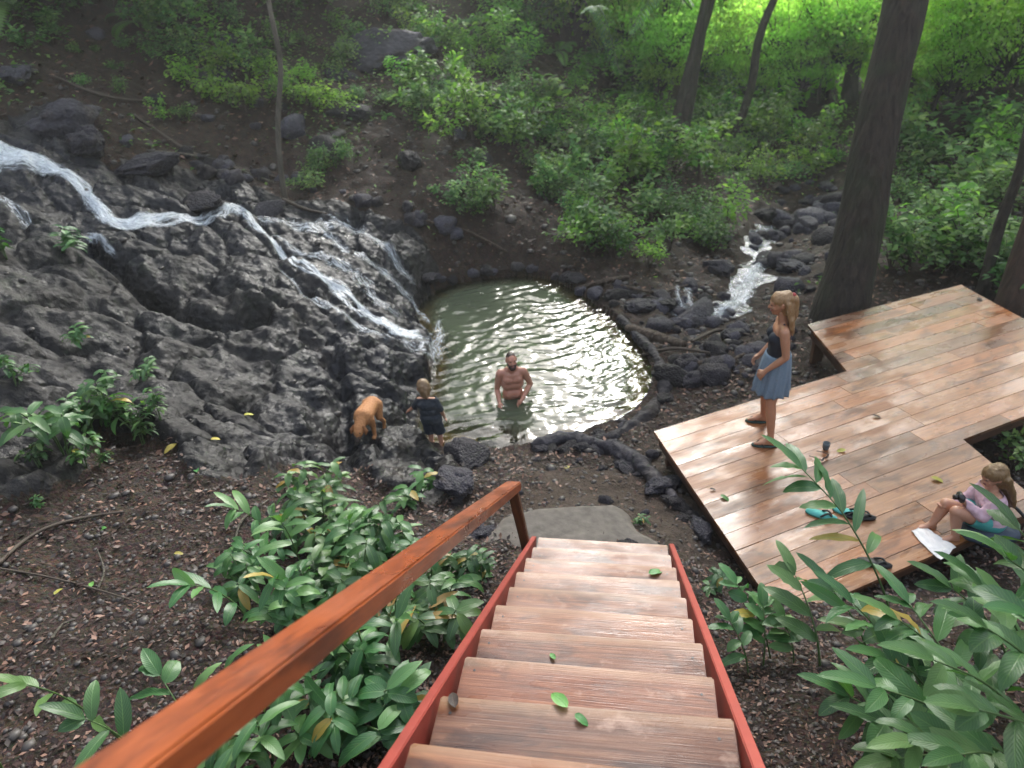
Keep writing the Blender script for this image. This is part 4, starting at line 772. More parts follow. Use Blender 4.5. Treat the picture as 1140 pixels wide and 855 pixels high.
c, f, l, u = hd; blob('hair', [('c', c+u*.042-f*.03, .078, c+u*.044+f*.016, .072), ('c', c-f*.04+u*.01, .077, c-f*.045-u*.05, .06), ('c', c-f*.1-u*.01, .026, c-f*.11-u*.06, .02), ('c', c-f*.11-u*.06, .02, c-f*.1-u*.1, .01)], .007, MT['ltbrown'], child, 3, (), noisy(.005, 30, (1, 1, .4)))

# --- the girl sitting at the edge of the deck, facing left
gp = at_z(1094, 594, DZ); girl = empty('person', (gp[0], gp[1], DZ+.11), 'girl in pink shirt and teal shorts sitting on the deck with her knees bent', 'person', rz=math.radians(-96))
G = lambda x, y, z: Vector((x*.72, y*.72, z*.74))
tor = [('c', G(.06, 0, .1), .095, G(-.06, 0, .1), .095), ('c', G(.05, -.03, .24), .082, G(-.05, -.03, .24), .082), ('c', G(.06, -.06, .36), .084, G(-.06, -.06, .36), .084), ('c', G(.115, -.075, .45), .044, G(-.115, -.075, .45), .044)]
pr = list(tor)+[('c', G(0, -.07, .46), .044, G(0, -.09, .55), .04)]
armsG = []
for k in (-1, 1):
    sh, el, wr_ = G(k*.135, -.075, .44), G(k*.17, -.2, .24), (G(.07, -.36, .36) if k > 0 else G(-.1, -.4, .2)); armsG += [('c', sh, .04, el, .032), ('c', el, .032, wr_, .022)]; hand(pr, wr_, (0, -.6, .5) if k > 0 else (0, -.8, -.3), (-k, 0, .3), .75, .9, (0, 0, 1))
    hp, kn, an = G(k*.075, -.02, .08), G(k*.1, -.44, .26 if k > 0 else .2), G(k*.1, -.36 if k > 0 else -.52, -.08); limb(pr, hp, .075, kn, .05, .003); limb(pr, kn, .047, an, .03, .005); foot(pr, an, (0, -1, 0), .72)
pr += armsG; hd = head(pr, G(0, -.11, .655), (.1, -1, -.25), .8); blob('body', pr, .0065, MT['skin'], girl, 4); face_parts(girl, hd, .8)
blob('shirt', [(q[0], q[1], q[2]+.012, q[3], q[4]+.012) for q in tor]+[(q[0], q[1], q[2]+.012, q[3], q[4]+.012) for q in armsG], .0075, MT['pink'], girl, 3, [((0, 0, .085), (0, 0, -1)), (G(0, -.07, .5), (0, -.25, 1)), (G(0, -.37, .3), (0, -1, 0))], noisy(.005, 20))
blob('shorts', [('c', G(.06, 0, .09), .105, G(-.06, 0, .09), .105)]+[('c', G(k*.075, -.02, .08), .088, G(k*.09, -.24, .17), .076) for k in (-1, 1)], .0075, MT['teal'], girl, 3, [(G(0, -.27, .17), (0, -1, .3))])
c, f, l, u = hd; hs = [('c', c+u*.04-f*.028, .077, c+u*.044+f*.016, .069), ('c', c-f*.04+u*.01, .075, c-f*.055-u*.07, .06)]
for k in range(9): x = -.068+.017*k; p0 = c+l*x-f*(.055+.02*math.cos(x*18)); p1 = c+l*x*1.15-f*.1-u*.14; hs += [('c', p0, .032, p1, .026), ('c', p1, .026, p1-u*rnd.uniform(.16, .24)-f*.02, .011)]
blob('hair', hs, .008, MT['goldhair'], girl, 3, (), noisy(.006, 26, (1, 1, .4)))

# --- the dog, coming down the rock towards the camera with its nose to the ground
dpx = hit(412, 480); dg_ = empty('dog', (dpx[0], dpx[1], dpx[2]), 'stocky orange tan dog sniffing the wet rock beside the child', 'dog', rz=math.radians(-14))
DS = .64; fz = lambda x, y: float(height(dpx[0]+DS*(x*math.cos(dg_.rotation_euler[2])-y*math.sin(dg_.rotation_euler[2])), dpx[1]+DS*(x*math.sin(dg_.rotation_euler[2])+y*math.cos(dg_.rotation_euler[2])))-dpx[2])/DS
D = Vector; pr = [('c', D((0, .30, .43)), .125, D((0, .12, .42)), .135), ('c', D((0, .12, .42)), .135, D((0, -.13, .42)), .15), ('c', D((0, -.1, .38)), .14, D((0, -.17, .37)), .12), ('c', D((0, -.2, .42)), .1, D((0, -.36, .32)), .085), ('c', D((0, -.38, .30)), .085, D((0, -.43, .26)), .075), ('c', D((0, -.46, .22)), .05, D((0, -.52, .14)), .036), ('c', D((0, .36, .45)), .035, D((.03, .44, .4)), .026), ('c', D((.03, .44, .4)), .026, D((.06, .46, .24)), .014)]
for k in (-1, 1):
    fx, fy = k*.12, -.2+(.06 if k > 0 else -.02); gz = fz(fx, fy); pr += [('c', D((k*.095, -.13, .36)), .072, D((k*.11, -.1, .22+gz*.5)), .045), ('c', D((k*.11, -.1, .22+gz*.5)), .043, D((fx, fy+.02, .07+gz)), .03), ('c', D((fx, fy+.02, .05+gz)), .03, D((fx, fy-.04, .025+gz)), .032)]
    hx, hy = k*.11, .33; gz = fz(hx, hy); pr += [('c', D((k*.08, .29, .42)), .09, D((k*.11, .2, .27+gz*.5)), .055), ('c', D((k*.11, .2, .27+gz*.5)), .05, D((k*.11, .37, .17+gz)), .03), ('c', D((k*.11, .37, .17+gz)), .029, D((hx, hy, .04+gz)), .027), ('c', D((hx, hy, .028+gz)), .028, D((hx, hy-.06, .024+gz)), .028)]
blob('body', pr, .009, MT['fur'], dg_, 5, (), noisy(.004, 40))
for k in (-1, 1):
    blob('ear', [('c', D((k*.075, -.37, .36)), .026, D((k*.115, -.4, .29)), .034), ('c', D((k*.115, -.4, .29)), .034, D((k*.115, -.43, .24)), .016)], .007, MT['furd'], dg_, 3)
    blob('eye', [('e', D((k*.042, -.475, .285)), (.013, .013, .013))], .004, MT['eye'], dg_, 1)
dg_.scale = (DS*1.2, DS, DS)
blob('muzzle', [('c', D((0, -.475, .2)), .047, D((0, -.525, .135)), .04)], .007, MT['muzzle'], dg_, 3)

# ------------------------------------------------------------------ things lying on the deck
def on_deck(x, y): return at_z(x, y, DZ+.004)
q = on_deck(1032, 590)
def cloth(px, n=26, amp=.02, th=.02):
    a, b, c, d = (on_deck(*v) for v in px); V = []
    for i in range(n):
        for j in range(n): s, t = i/(n-1), j/(n-1); p = a*(1-s)*(1-t)+b*s*(1-t)+c*s*t+d*(1-s)*t; V.append(p)
    V = np.array(V); o0 = V.mean(0); V[:, 2] += np.abs(amp*fbm(V*9, 3, 4))+.006; V[:, :2] += .02*np.stack([fbm(V*6, 2, 7), fbm(V*6, 2, 8)], 1); n2 = len(V); W2 = V.copy(); W2[:, 2] -= .005
    F = [(i*n+j, (i+1)*n+j, (i+1)*n+j+1, i*n+j+1) for i in range(n-1) for j in range(n-1)]; F += [tuple(x+n2 for x in f[::-1]) for f in F]
    e = [i*n for i in range(n)]+[(n-1)*n+j for j in range(1, n)]+[i*n+n-1 for i in range(n-2, -1, -1)]+[j for j in range(n-2, 0, -1)]; F += [(e[k], e[(k+1) % len(e)], e[(k+1) % len(e)]+n2, e[k]+n2) for k in range(len(e))]
    o = link('towel', mesh('towel', np.concatenate([V, W2])-o0, F), MT['white']); o.location = o0; return o
tag(cloth([(1014, 592), (1026, 586), (1063, 610), (1044, 624)]), 'crumpled white towel lying on the deck in front of the sitting girl', 'towel')
bagp = on_deck(1099, 595); bag = empty('bag', bagp, 'dark soft bag on the deck that the girl sits on', 'bag', rz=.3)
blob('bag_body', [('e', D((0, 0, .065)), (.26, .19, .075)), ('e', D((.1, .05, .07)), (.15, .14, .075))], .012, MT['dusk'], bag, 3, [((0, 0, .006), (0, 0, -1))], noisy(.012, 9))
mb = MB(); mb.tube(spline([(.1, .12, .11), (.26, .16, .15), (.38, .1, .09), (.42, 0, .02)], 18), .014, 8); mb.build('strap', MT['black'], bag)
def flipflop(x, y, ang, mat, label):
    p = on_deck(x, y); r = empty('sandal', p, label, 'sandal', 'sandals lying on the deck', ang); d = Vector((0, -1, 0)); n = 28
    out = [(.045*math.sin(a)*(1-.12*math.cos(a)), -.13*math.cos(a)) for a in np.arange(n)/n*6.2832]; V = [(*o, 0) for o in out]+[(*o, .022) for o in out]
    link('sole', mesh('sole', V, [tuple(range(n-1, -1, -1)), tuple(range(n, 2*n))]+[(i, (i+1) % n, n+(i+1) % n, n+i) for i in range(n)]), mat, r, False)
    mb = MB()
    for k in (-1, 1): mb.tube(spline([(0, -.085, .022), (k*.02, -.05, .055), (k*.045, 0, .02)], 10), .009, 6)
    mb.build('strap', MT['black'], r)
flipflop(944, 572, .9, MT['teal'], 'teal sandal of the pair lying near the deck corner'); flipflop(957, 576, 1.3, MT['black'], 'black sandal lying beside the teal one'); flipflop(914, 574, 1.0, MT['teal'], 'teal sandal half hidden by the tall cane leaves'); flipflop(973, 628, 1.2, MT['black'], 'small dark sandal near the lower edge of the deck')
p = on_deck(919, 500); cup = empty('cup', p, 'small dark glass cup standing on the deck between the two women', 'cup')
def lathe(prof, n=24):
    V = []; m = len(prof)
    for r, z in prof: V += [(r*math.cos(2*math.pi*j/n), r*math.sin(2*math.pi*j/n), z) for j in range(n)]
    return np.array(V), [(i*n+j, i*n+(j+1) % n, (i+1)*n+(j+1) % n, (i+1)*n+j) for i in range(m-1) for j in range(n)]+[tuple(range(n-1, -1, -1))]
mb = MB(); mb.add(*lathe([(.03, 0), (.036, .02), (.04, .09), (.037, .09), (.033, .02), (.004, .012)])); mb.build('glass', MT['grey'], cup)
cup.scale = (.85, .85, .85)
p = on_deck(918, 512); sung = empty('sunglasses', p, 'small dark sunglasses lying on the deck beside the cup', 'sunglasses', rz=.6)
for k in (-1, 1): blob('lens', [('e', D((k*.034, 0, .022)), (.029, .006, .021))], .004, MT['eye'], sung, 1); mb = MB(); mb.tube([(k*.064, 0, .03), (k*.066, .06, .028), (k*.06, .125, .008)], .004, 6); mb.build('temple', MT['black'], sung)
mb = MB(); mb.tube(spline([(-.012, 0, .03), (0, -.002, .035), (.012, 0, .03)], 8), .004, 6); mb.build('bridge', MT['black'], sung)
gm = Matrix.Translation(girl.location) @ Matrix.Rotation(girl.rotation_euler[2], 4, 'Z'); hp = gm @ (G(.07, -.36, .36)+Vector((0, -.05, .06)))
cam_ = empty('handheld_toy', hp, 'small dark object held up in the hand of the sitting girl', 'toy', rz=girl.rotation_euler[2])
b = bmesh.new(); bmesh.ops.create_cube(b, size=1, matrix=Matrix.Diagonal((.085, .04, .06, 1))); bmesh.ops.bevel(b, geom=list(b.edges), offset=.008, segments=3, affect='EDGES'); me = bpy.data.meshes.new('toy_body'); b.to_mesh(me); b.free(); link('toy_body', me, MT['darkmetal'], cam_)
mb = MB(); V, F = lathe([(.022, 0), (.022, .03), (.018, .034), (.004, .028)]); V = V[:, [0, 2, 1]]*np.array([1, -1, 1])+np.array([0, -.02, 0]); mb.add(V, [f[::-1] for f in F]); mb.build('lens', MT['eye'], cam_)

bpy.data.scenes.remove(_tsc)
# ------------------------------------------------------------------ leaves and plants
def unit(v): v = np.asarray(v, float); return v/(np.linalg.norm(v, axis=-1, keepdims=True)+1e-9)
def leaves(base, d, nr, L, Wd, curv, fold=.25, segs=5, tint=None, sharp=.85, seed=0):
    base = np.atleast_2d(base).astype(float); N = len(base); d = unit(np.broadcast_to(d, (N, 3))); nr = np.broadcast_to(nr, (N, 3)); nr = unit(nr-d*(nr*d).sum(1, keepdims=True)); sd = np.cross(d, nr)
    L = np.broadcast_to(np.asarray(L, float), (N,)); Wd = np.broadcast_to(np.asarray(Wd, float), (N,)); curv = np.where(np.abs(np.broadcast_to(np.asarray(curv, float), (N,))) < .02, .02, curv); tint = np.full(N, .5) if tint is None else np.broadcast_to(tint, (N,))
    s = np.linspace(0, 1, segs+1); w = (s**.62)*((1-s)**sharp); w = w/w.max(); w[0] = .03; w[-1] = .01
    th = curv[:, None]*s[None]; al = L[:, None]*np.sin(th)/curv[:, None]; dr = L[:, None]*(1-np.cos(th))/curv[:, None]
    mid = base[:, None]+d[:, None]*al[..., None]-nr[:, None]*dr[..., None]
    n_s = nr[:, None]*np.cos(th)[..., None]+d[:, None]*np.sin(th)[..., None]; ww = (Wd[:, None]*.5*w[None])[..., None]
    g = np.random.default_rng(seed+N); wav = (g.random((N, segs+1, 1))-.5)*.35
    lf = mid-sd[:, None]*ww+n_s*ww*(fold+wav); rt = mid+sd[:, None]*ww+n_s*ww*(fold-wav)
    V = np.stack([lf, mid, rt], 2).reshape(-1, 3); b = np.arange(segs)[:, None]*3; q = np.concatenate([b+[0, 1, 4, 3], b+[1, 2, 5, 4]], 0)
    F = (np.arange(N)[:, None, None]*(3*(segs+1))+q[None]).reshape(-1, 4)
    uv = np.broadcast_to(np.stack([np.broadcast_to([0, .5, 1.], (segs+1, 3)), np.broadcast_to(s[:, None], (segs+1, 3))], -1).reshape(1, -1, 2), (N, 3*(segs+1), 2)).reshape(-1, 2)
    return V, F, uv, np.repeat(tint, 3*(segs+1))
class LF:
    def __init__(s): s.p = []; s.n = 0
    def add(s, *a, **k): V, F, uv, t = leaves(*a, **k); s.p.append((V, F+s.n, uv, t)); s.n += len(V); return s
    def mesh(s, name): return mesh(name, *[np.concatenate([q[i] for q in s.p]) for i in (0, 1, 2, 3)])
    def build(s, name, mat, parent=None): return link(name, s.mesh(name), mat, parent)
def rdir(g, n, zlo=-1, zhi=1): z = g.uniform(zlo, zhi, n); a = g.uniform(0, 6.283, n); r = np.sqrt(np.maximum(0, 1-z*z)); return np.stack([r*np.cos(a), r*np.sin(a), z], 1)
UPV = np.array([0, 0, 1.])

# low patch plants: several stems, a drooping whorl of long leaves on each
def whorl_plant(seed, h=.44, ns=4, leaf=.205, wid=.066, mat='leafB'):
    g = np.random.default_rng(seed); me_s = MB(); lf = LF()
    for k in range(ns):
        a = g.uniform(0, 6.28); sp = g.uniform(.05, .28); hh = h*g.uniform(.65, 1.1); top = np.array([math.cos(a)*sp, math.sin(a)*sp, hh]); pts = spline([(math.cos(a)*.02, math.sin(a)*.02, -.03), top*[.35, .35, .5], top], 8); me_s.tube(pts, np.linspace(.008, .004, 8), 6)
        n = g.integers(7, 11)
        for i in range(n):
            b = i/n*6.283*1.618*2+g.uniform(-.3, .3); el = g.uniform(-.1, .55); d = np.array([math.cos(b)*math.cos(el), math.sin(b)*math.cos(el), math.sin(el)]); z = top-[0, 0, .025*i*g.uniform(.5, 1.2)*hh/.4]
            lf.add(z[None], d, UPV, leaf*g.uniform(.7, 1.15), wid*g.uniform(.8, 1.15), g.uniform(.6, 1.7), .25, 7, 1.0 if g.random() < .035 else g.uniform(.02, .9), .8, int(g.integers(1e6)))
        for i in range(3):
            p = pts[3+i]; b = g.uniform(0, 6.28); lf.add(p[None], np.array([math.cos(b), math.sin(b), .2]), UPV, leaf*.8, wid*.9, 1.2, .2, 6, g.uniform(.1, .8), .8, int(g.integers(1e6)))
    return me_s, lf
WP = []
for i in range(7):
    r = empty('leafy_plant', (0, 0, -50), '', 'plant'); s_, l_f = whorl_plant(100+i); s_.build('stems', MT['stem'], r); l_f.build('foliage', MT['leafB'], r); WP.append(r)
used = set()
def put_plant(protos, p, sc, label, cat='plant', group=None, rz=None, tilt=.15):
    k = rnd.randrange(len(protos)); pr_ = protos[k]
    o = pr_ if pr_.name not in used else copy_tree(pr_); used.add(pr_.name)
    o.location = Vector(p); o.scale = (sc*rnd.uniform(.85, 1.15), sc*rnd.uniform(.85, 1.15), sc*rnd.uniform(.8, 1.2)); o.rotation_euler = (rnd.uniform(-tilt, tilt), rnd.uniform(-tilt, tilt), rnd.uniform(0, 6.28) if rz is None else rz)
    for a in ('label', 'category', 'group'):
        if a in o: del o[a]
    return tag(o, label, cat, group)
for x, y in [(330, 590), (370, 582), (410, 592), (350, 620), (390, 622), (430, 618), (300, 640), (345, 655), (385, 655), (455, 640), (310, 690), (355, 700), (400, 690), (440, 680), (350, 560),
             (480, 660), (512, 650), (400, 735), (445, 715), (425, 775), (320, 765), (325, 605), (368, 638), (408, 640), (285, 668), (325, 680), (490, 715), (395, 810), (365, 835)]:
    put_plant(WP, hit(x, y)-[0, 0, .02], rnd.uniform(.72, 1.0), 'broad leaved green plant in the dense patch left of the stairs', group='plants in the patch left of the stairs')
for x, y, s, l in [(465, 560, .85, 'young leafy plant standing alone above the patch, left of the handrail end'), (350, 820, .7, 'leafy plant showing under the handrail at the bottom of the picture'), (300, 850, .8, 'leafy plant at the bottom edge left of the handrail'), (500, 690, .45, 'small light green seedling beside the red side board'), (540, 640, .45, 'small green seedling beside the handrail post'),
                   (712, 583, .28, 'tiny green seedling on the bare earth right of the stair foot'), (795, 660, .5, 'small bright green plant at the lower left corner of the deck'), (440, 830, .5, 'small leafy plant against the lower end of the left side board')]:
    put_plant(WP, hit(x, y)-[0, 0, .01], s, l)
# seedlings on the rock face
for x, y, s, l in [(75, 505, 1.1, 'green seedling clump with long leaves on the left rock'), (105, 490, .8, 'smaller leafy clump right of the long leaved clump on the rock'), (150, 478, 1.0, 'light green leafy clump at the right end of the rock seedlings'), (165, 420, .6, 'tiny sprig on the rock face above the seedling clumps'), (90, 385, .7, 'single leafy sprig high on the mossy rock'), (10, 290, 1.0, 'bright sprig on the rock at the left edge below the fall'), (70, 280, .9, 'bright green sprig beside the small side trickle'), (20, 430, .7, 'pale sprig on the mossy rock at the left edge'), (110, 520, .35, 'small seedling on the soil below the rock'), (50, 565, .25, 'lone two leaved seedling on the dark soil')]:
    put_plant(WP, hit(x, y), s, l, tilt=.4)
for x, y in [(45, 520), (60, 480), (130, 472), (180, 468), (95, 520), (120, 450), (160, 495)]: put_plant(WP, hit(x, y), rnd.uniform(.5, .8), 'green leafy seedling in the cluster at the foot of the left rock', group='seedlings at the foot of the left rock', tilt=.3)
# tall canes with alternate leaves
def cane(base, tip, n, leafL, leafW, label, group=None, start=.3, mat='leafA', rad=.008, seed=1, droop=1.0, tint=(.2, .7)):
    g = np.random.default_rng(seed); base = np.asarray(base, float); tip = np.asarray(tip, float); root = empty('ginger_plant', base, label, 'plant', group); e = tip-base; H = np.linalg.norm(e)
    pts = spline([np.array([0, 0, -.05]), e*np.array([.25, .25, .42]), e*np.array([.62, .62, .8]), e], 24); mb = MB(); mb.tube(pts, np.linspace(rad, rad*.4, 24), 7); mb.build('stem', MT['stem'], root); lf = LF(); T = unit(np.gradient(pts, axis=0)); s0 = unit(np.cross(T[-1], UPV)+g.normal(0, .25, 3))
    for i in range(n):
        f = start+(1-start)*(i+.4*g.random())/max(1, n-1); f = min(f, .995); j = f*23; a = int(j); p = pts[a]*(1-(j-a))+pts[min(23, a+1)]*(j-a); t = T[a]; sg = 1 if i % 2 else -1
        d = unit(s0*sg*(1-.45*f**3)+t*g.uniform(.45, .85)+g.normal(0, .14, 3)); nr = unit(UPV+.35*g.normal(0, 1, 3)*[1, 1, 0]); k = .75+.5*math.sin(math.pi*min(1, .15+f*.8))
        lf.add(p[None], d, nr, leafL*.8*k*g.uniform(.65, 1.15), leafW*.86*g.uniform(.8, 1.12), g.uniform(.3, 1.3)*droop, .2, 9, 1.0 if g.random() < .03 else g.uniform(*tint)*.92, .75, int(g.integers(1e6)))
    lf.add(pts[-1][None], unit(T[-1]+[0, 0, .1]), UPV+T[-1]*-.3, leafL*.85, leafW*.75, .5*droop, .3, 8, g.uniform(*tint), .75, 5); lf.build('foliage', MT[mat], root); return root
CG = 'tall leafy canes right of the stairs'
for i, (bx, by, tx, ty, td, n, lL, lW, lab) in enumerate([
    (1005, 735, 893, 522, 4.0, 13, .36, .085, 'tallest cane rising in front of the deck with feathery narrow leaves'), (915, 745, 885, 640, 4.15, 7, .30, .095, 'bright light green broad leaved plant in front of the lower deck corner'), (975, 760, 925, 655, 3.75, 8, .30, .09, None), (1010, 790, 950, 672, 3.3, 8, .28, .085, None),
    (1070, 800, 1000, 690, 3.0, 9, .28, .08, None), (1100, 830, 1012, 672, 3.25, 10, .30, .085, None), (1150, 800, 1095, 655, 2.9, 10, .30, .085, None), (1190, 780, 1120, 620, 2.9, 10, .32, .085, None), (1110, 850, 975, 765, 2.7, 10, .28, .085, None), (1060, 870, 985, 805, 2.75, 9, .27, .08, None), (1020, 850, 945, 775, 2.9, 9, .27, .085, None), (1080, 860, 1000, 845, 2.6, 9, .26, .085, None), (1040, 800, 990, 735, 3.0, 9, .28, .085, None), (1120, 880, 1070, 840, 2.3, 9, .26, .08, None), (1160, 855, 1040, 735, 2.5, 10, .27, .08, None),
    (1190, 870, 1100, 700, 2.35, 10, .28, .085, None), (1210, 800, 1135, 590, 3.0, 10, .32, .085, None), (1140, 865, 1020, 825, 2.4, 9, .25, .08, None), (1230, 850, 1150, 690, 2.2, 10, .27, .08, None), (1130, 770, 1060, 655, 3.3, 9, .28, .085, None), (1100, 770, 1085, 700, 3.2, 8, .25, .09, None), (1060, 760, 960, 700, 3.5, 9, .27, .085, None), (1210, 900, 1090, 790, 2.2, 10, .25, .08, None), (1150, 740, 1150, 640, 3.4, 9, .28, .085, None)]):
    cane(hit(bx, by), at_d(tx, ty, td), n, lL, lW, lab or 'dark green leafy cane in the thicket at the lower right', None if lab else CG, .25 if i else .45, 'leafA' if i != 1 else 'leafB', seed=300+i, tint=(.1, .9) if i != 1 else (.75, 1))
for i, (bx, by, tx, ty, td, n, lL, lW, lab) in enumerate([(860, 735, 820, 650, 4.3, 8, .2, .085, 'bushy small leaved plant close to the right side board, taller stem'), (850, 745, 850, 675, 4.2, 8, .19, .085, 'bushy small leaved plant close to the right side board, shorter stem'), (835, 755, 812, 690, 4.1, 7, .18, .08, 'low small leaved plant touching the right side board'), (885, 740, 872, 690, 4.15, 7, .19, .085, 'small leaved plant between the side board and the thicket'),
    (150, 838, 30, 762, 2.85, 5, .26, .062, 'bent cane with long bright leaves at the lower left corner'), (190, 870, 95, 800, 2.8, 5, .22, .08, 'dark leaved plant beside the bent cane at the bottom left'), (235, 850, 178, 752, 3.15, 5, .2, .09, 'plant with two rounded dark leaves left of the handrail'), (205, 800, 262, 742, 3.3, 4, .24, .055, 'pale narrow leaved plant touching the handrail'), (10, 870, -20, 790, 2.8, 4, .24, .06, 'long leaf plant cut by the left edge at the bottom')]):
    cane(hit(bx, by), at_d(tx, ty, td), n, lL, lW, lab, None, .35, 'leafB' if i != 4 else 'leafA', .006, 340+i, 1.1, (.3, .8) if i != 4 else (.75, 1))
for i, (x, y, dx, dz) in enumerate([(310, 610, -.15, .5), (365, 600, .1, .55), (420, 600, .15, .5), (280, 690, -.2, .45), (350, 690, -.1, .5), (470, 650, .15, .45), (440, 740, .1, .5), (410, 760, -.1, .55), (375, 790, -.15, .5), (500, 680, .1, .4), (340, 640, 0, .6), (395, 640, .1, .62)]):
    b_ = hit(x, y); cane(b_, b_+np.array([dx, -.12, dz]), 7, .27, .07, 'taller narrow leaved cane standing in the patch left of the stairs', 'canes in the patch left of the stairs', .3, 'leafB', .006, 800+i, 1.3, (.2, 1))
# woody shrubs for the slopes
def shrub(seed, n=330, leaf=.105, R=(.5, .5, .42), ns=7, droop=.6, segs=2, tint=(.1, .9)):
    g = np.random.default_rng(seed); mb = MB(); lf = LF(); tips = []
    for k in range(ns):
        d = rdir(g, 1, .05, .95)[0]; e = d*np.array(R)*g.uniform(.75, 1.15); e[2] += R[2]*.55; pts = spline([(0, 0, -.05), e*[.35, .35, .55]+g.normal(0, .03, 3), e], 9); mb.tube(pts, np.linspace(.012, .003, 9)*R[0]/.5, 5); tips.append(pts)
        for _ in range(2): a = g.integers(3, 7); q = spline([pts[a], pts[a]+rdir(g, 1, -.1, .8)[0]*R[0]*.25, pts[a]+rdir(g, 1, -.1, .8)[0]*R[0]*.55], 6); mb.tube(q, .003*R[0]/.5, 4); tips.append(q)
    P = []; 
    for i in range(n): q = tips[g.integers(len(tips))]; t = g.uniform(.35, 1)**.7*(len(q)-1); a = int(min(t, len(q)-2)); P.append(q[a]+(q[a+1]-q[a])*(t-a)+g.normal(0, .055*R[0]/.5, 3))
    P = np.array(P); d = unit(rdir(g, n, -.5, .45)+unit(P*[1, 1, .3])*.7); tt = np.clip(g.uniform(*tint, n)*.7+.3*vnoise(P*4, seed)+.1, 0, 1)
    lf.add(P, d, unit(UPV+.5*g.normal(size=(n, 3))), leaf*g.uniform(.6, 1.25, n), leaf*.5*g.uniform(.75, 1.2, n), droop*g.uniform(.4, 1.6, n), .2, segs, tt, .8, seed); return mb, lf
def shrub_set(k, seed, mat, **kw):
    out = []
    for i in range(k): r = empty('shrub', (0, 0, -50), '', 'shrub'); a, b = shrub(seed+i, **kw); a.build('branches', MT['twig'], r); b.build('foliage', MT[mat], r); out.append(r)
    return out
SHD = shrub_set(5, 500, 'leafS'); SHL = shrub_set(4, 520, 'leafL', n=360); SHB = shrub_set(3, 540, 'leafS', n=200, leaf=.17, ns=6, R=(.5, .5, .6)); SHT = shrub_set(3, 560, 'leafL', n=190, leaf=.15, ns=5, R=(.42, .42, .8), droop=1.0); SHX = SHD+SHB+SHT; SHY = SHD+SHD+SHB+SHL+SHT
def shrubs(poly, n, protos, s0, s1, label, group, cat='shrub'):
    scatter_px(poly, n, lambda x, y: put_plant(protos, hit(x, y)-[0, 0, .03], rnd.uniform(s0, s1), label, cat, group))
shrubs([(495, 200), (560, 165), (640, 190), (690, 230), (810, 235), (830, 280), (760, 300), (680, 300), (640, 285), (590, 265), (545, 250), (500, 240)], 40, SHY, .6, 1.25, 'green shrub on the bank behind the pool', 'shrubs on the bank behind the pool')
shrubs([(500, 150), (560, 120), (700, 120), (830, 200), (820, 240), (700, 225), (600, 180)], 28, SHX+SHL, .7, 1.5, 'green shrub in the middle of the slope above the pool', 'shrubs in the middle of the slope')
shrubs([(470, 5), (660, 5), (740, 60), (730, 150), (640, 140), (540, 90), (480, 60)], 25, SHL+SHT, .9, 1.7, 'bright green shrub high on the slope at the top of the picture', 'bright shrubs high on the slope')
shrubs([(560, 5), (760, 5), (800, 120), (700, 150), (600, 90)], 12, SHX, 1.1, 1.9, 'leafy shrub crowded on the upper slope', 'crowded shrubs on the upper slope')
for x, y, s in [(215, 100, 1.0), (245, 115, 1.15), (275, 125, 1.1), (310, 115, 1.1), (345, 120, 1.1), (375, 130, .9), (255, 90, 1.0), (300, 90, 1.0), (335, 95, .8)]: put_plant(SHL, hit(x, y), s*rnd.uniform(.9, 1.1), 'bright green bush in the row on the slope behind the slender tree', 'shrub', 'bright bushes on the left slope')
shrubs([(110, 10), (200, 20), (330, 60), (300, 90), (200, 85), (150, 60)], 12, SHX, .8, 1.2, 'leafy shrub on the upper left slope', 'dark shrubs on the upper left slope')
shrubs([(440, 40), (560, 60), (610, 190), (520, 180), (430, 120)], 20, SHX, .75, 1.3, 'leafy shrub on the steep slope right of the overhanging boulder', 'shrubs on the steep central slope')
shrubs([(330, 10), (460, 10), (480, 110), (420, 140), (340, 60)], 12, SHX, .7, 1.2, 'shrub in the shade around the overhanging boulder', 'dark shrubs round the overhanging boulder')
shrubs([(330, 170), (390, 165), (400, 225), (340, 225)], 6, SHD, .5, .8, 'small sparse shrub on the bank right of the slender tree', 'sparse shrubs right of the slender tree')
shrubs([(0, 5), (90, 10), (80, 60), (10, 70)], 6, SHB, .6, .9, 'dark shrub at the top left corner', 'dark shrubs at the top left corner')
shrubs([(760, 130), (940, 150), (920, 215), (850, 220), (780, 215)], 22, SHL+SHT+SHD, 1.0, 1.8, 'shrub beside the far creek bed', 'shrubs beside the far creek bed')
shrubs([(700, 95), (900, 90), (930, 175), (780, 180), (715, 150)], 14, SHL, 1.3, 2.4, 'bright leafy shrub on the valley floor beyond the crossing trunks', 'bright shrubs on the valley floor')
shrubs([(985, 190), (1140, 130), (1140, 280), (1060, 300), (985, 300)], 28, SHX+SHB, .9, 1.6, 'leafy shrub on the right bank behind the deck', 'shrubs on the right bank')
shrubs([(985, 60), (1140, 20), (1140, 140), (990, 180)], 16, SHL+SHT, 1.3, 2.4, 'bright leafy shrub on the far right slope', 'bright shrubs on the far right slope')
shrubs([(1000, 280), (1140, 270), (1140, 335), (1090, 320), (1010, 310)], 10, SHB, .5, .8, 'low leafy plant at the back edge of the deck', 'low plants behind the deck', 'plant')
for x, y, s, l in [(975, 258, .8, 'leafy tuft growing against the right side of the big trunk'), (1010, 345, .0, None), (1125, 525, .5, 'bright leafy plant in the gap right of the deck'), (560, 378, 0, None), (410, 135, .35, 'small bright fern like tuft on the bare slope')]:
    if s: put_plant(SHB if s > .4 else SHL, hit(x, y), s, l, 'plant')
shrubs([(20, 60), (120, 40), (260, 130), (300, 190), (200, 160), (110, 110)], 9, SHX, .3, .6, 'small sparse seedling bush on the brown bank above the waterfall', 'seedling bushes above the waterfall')
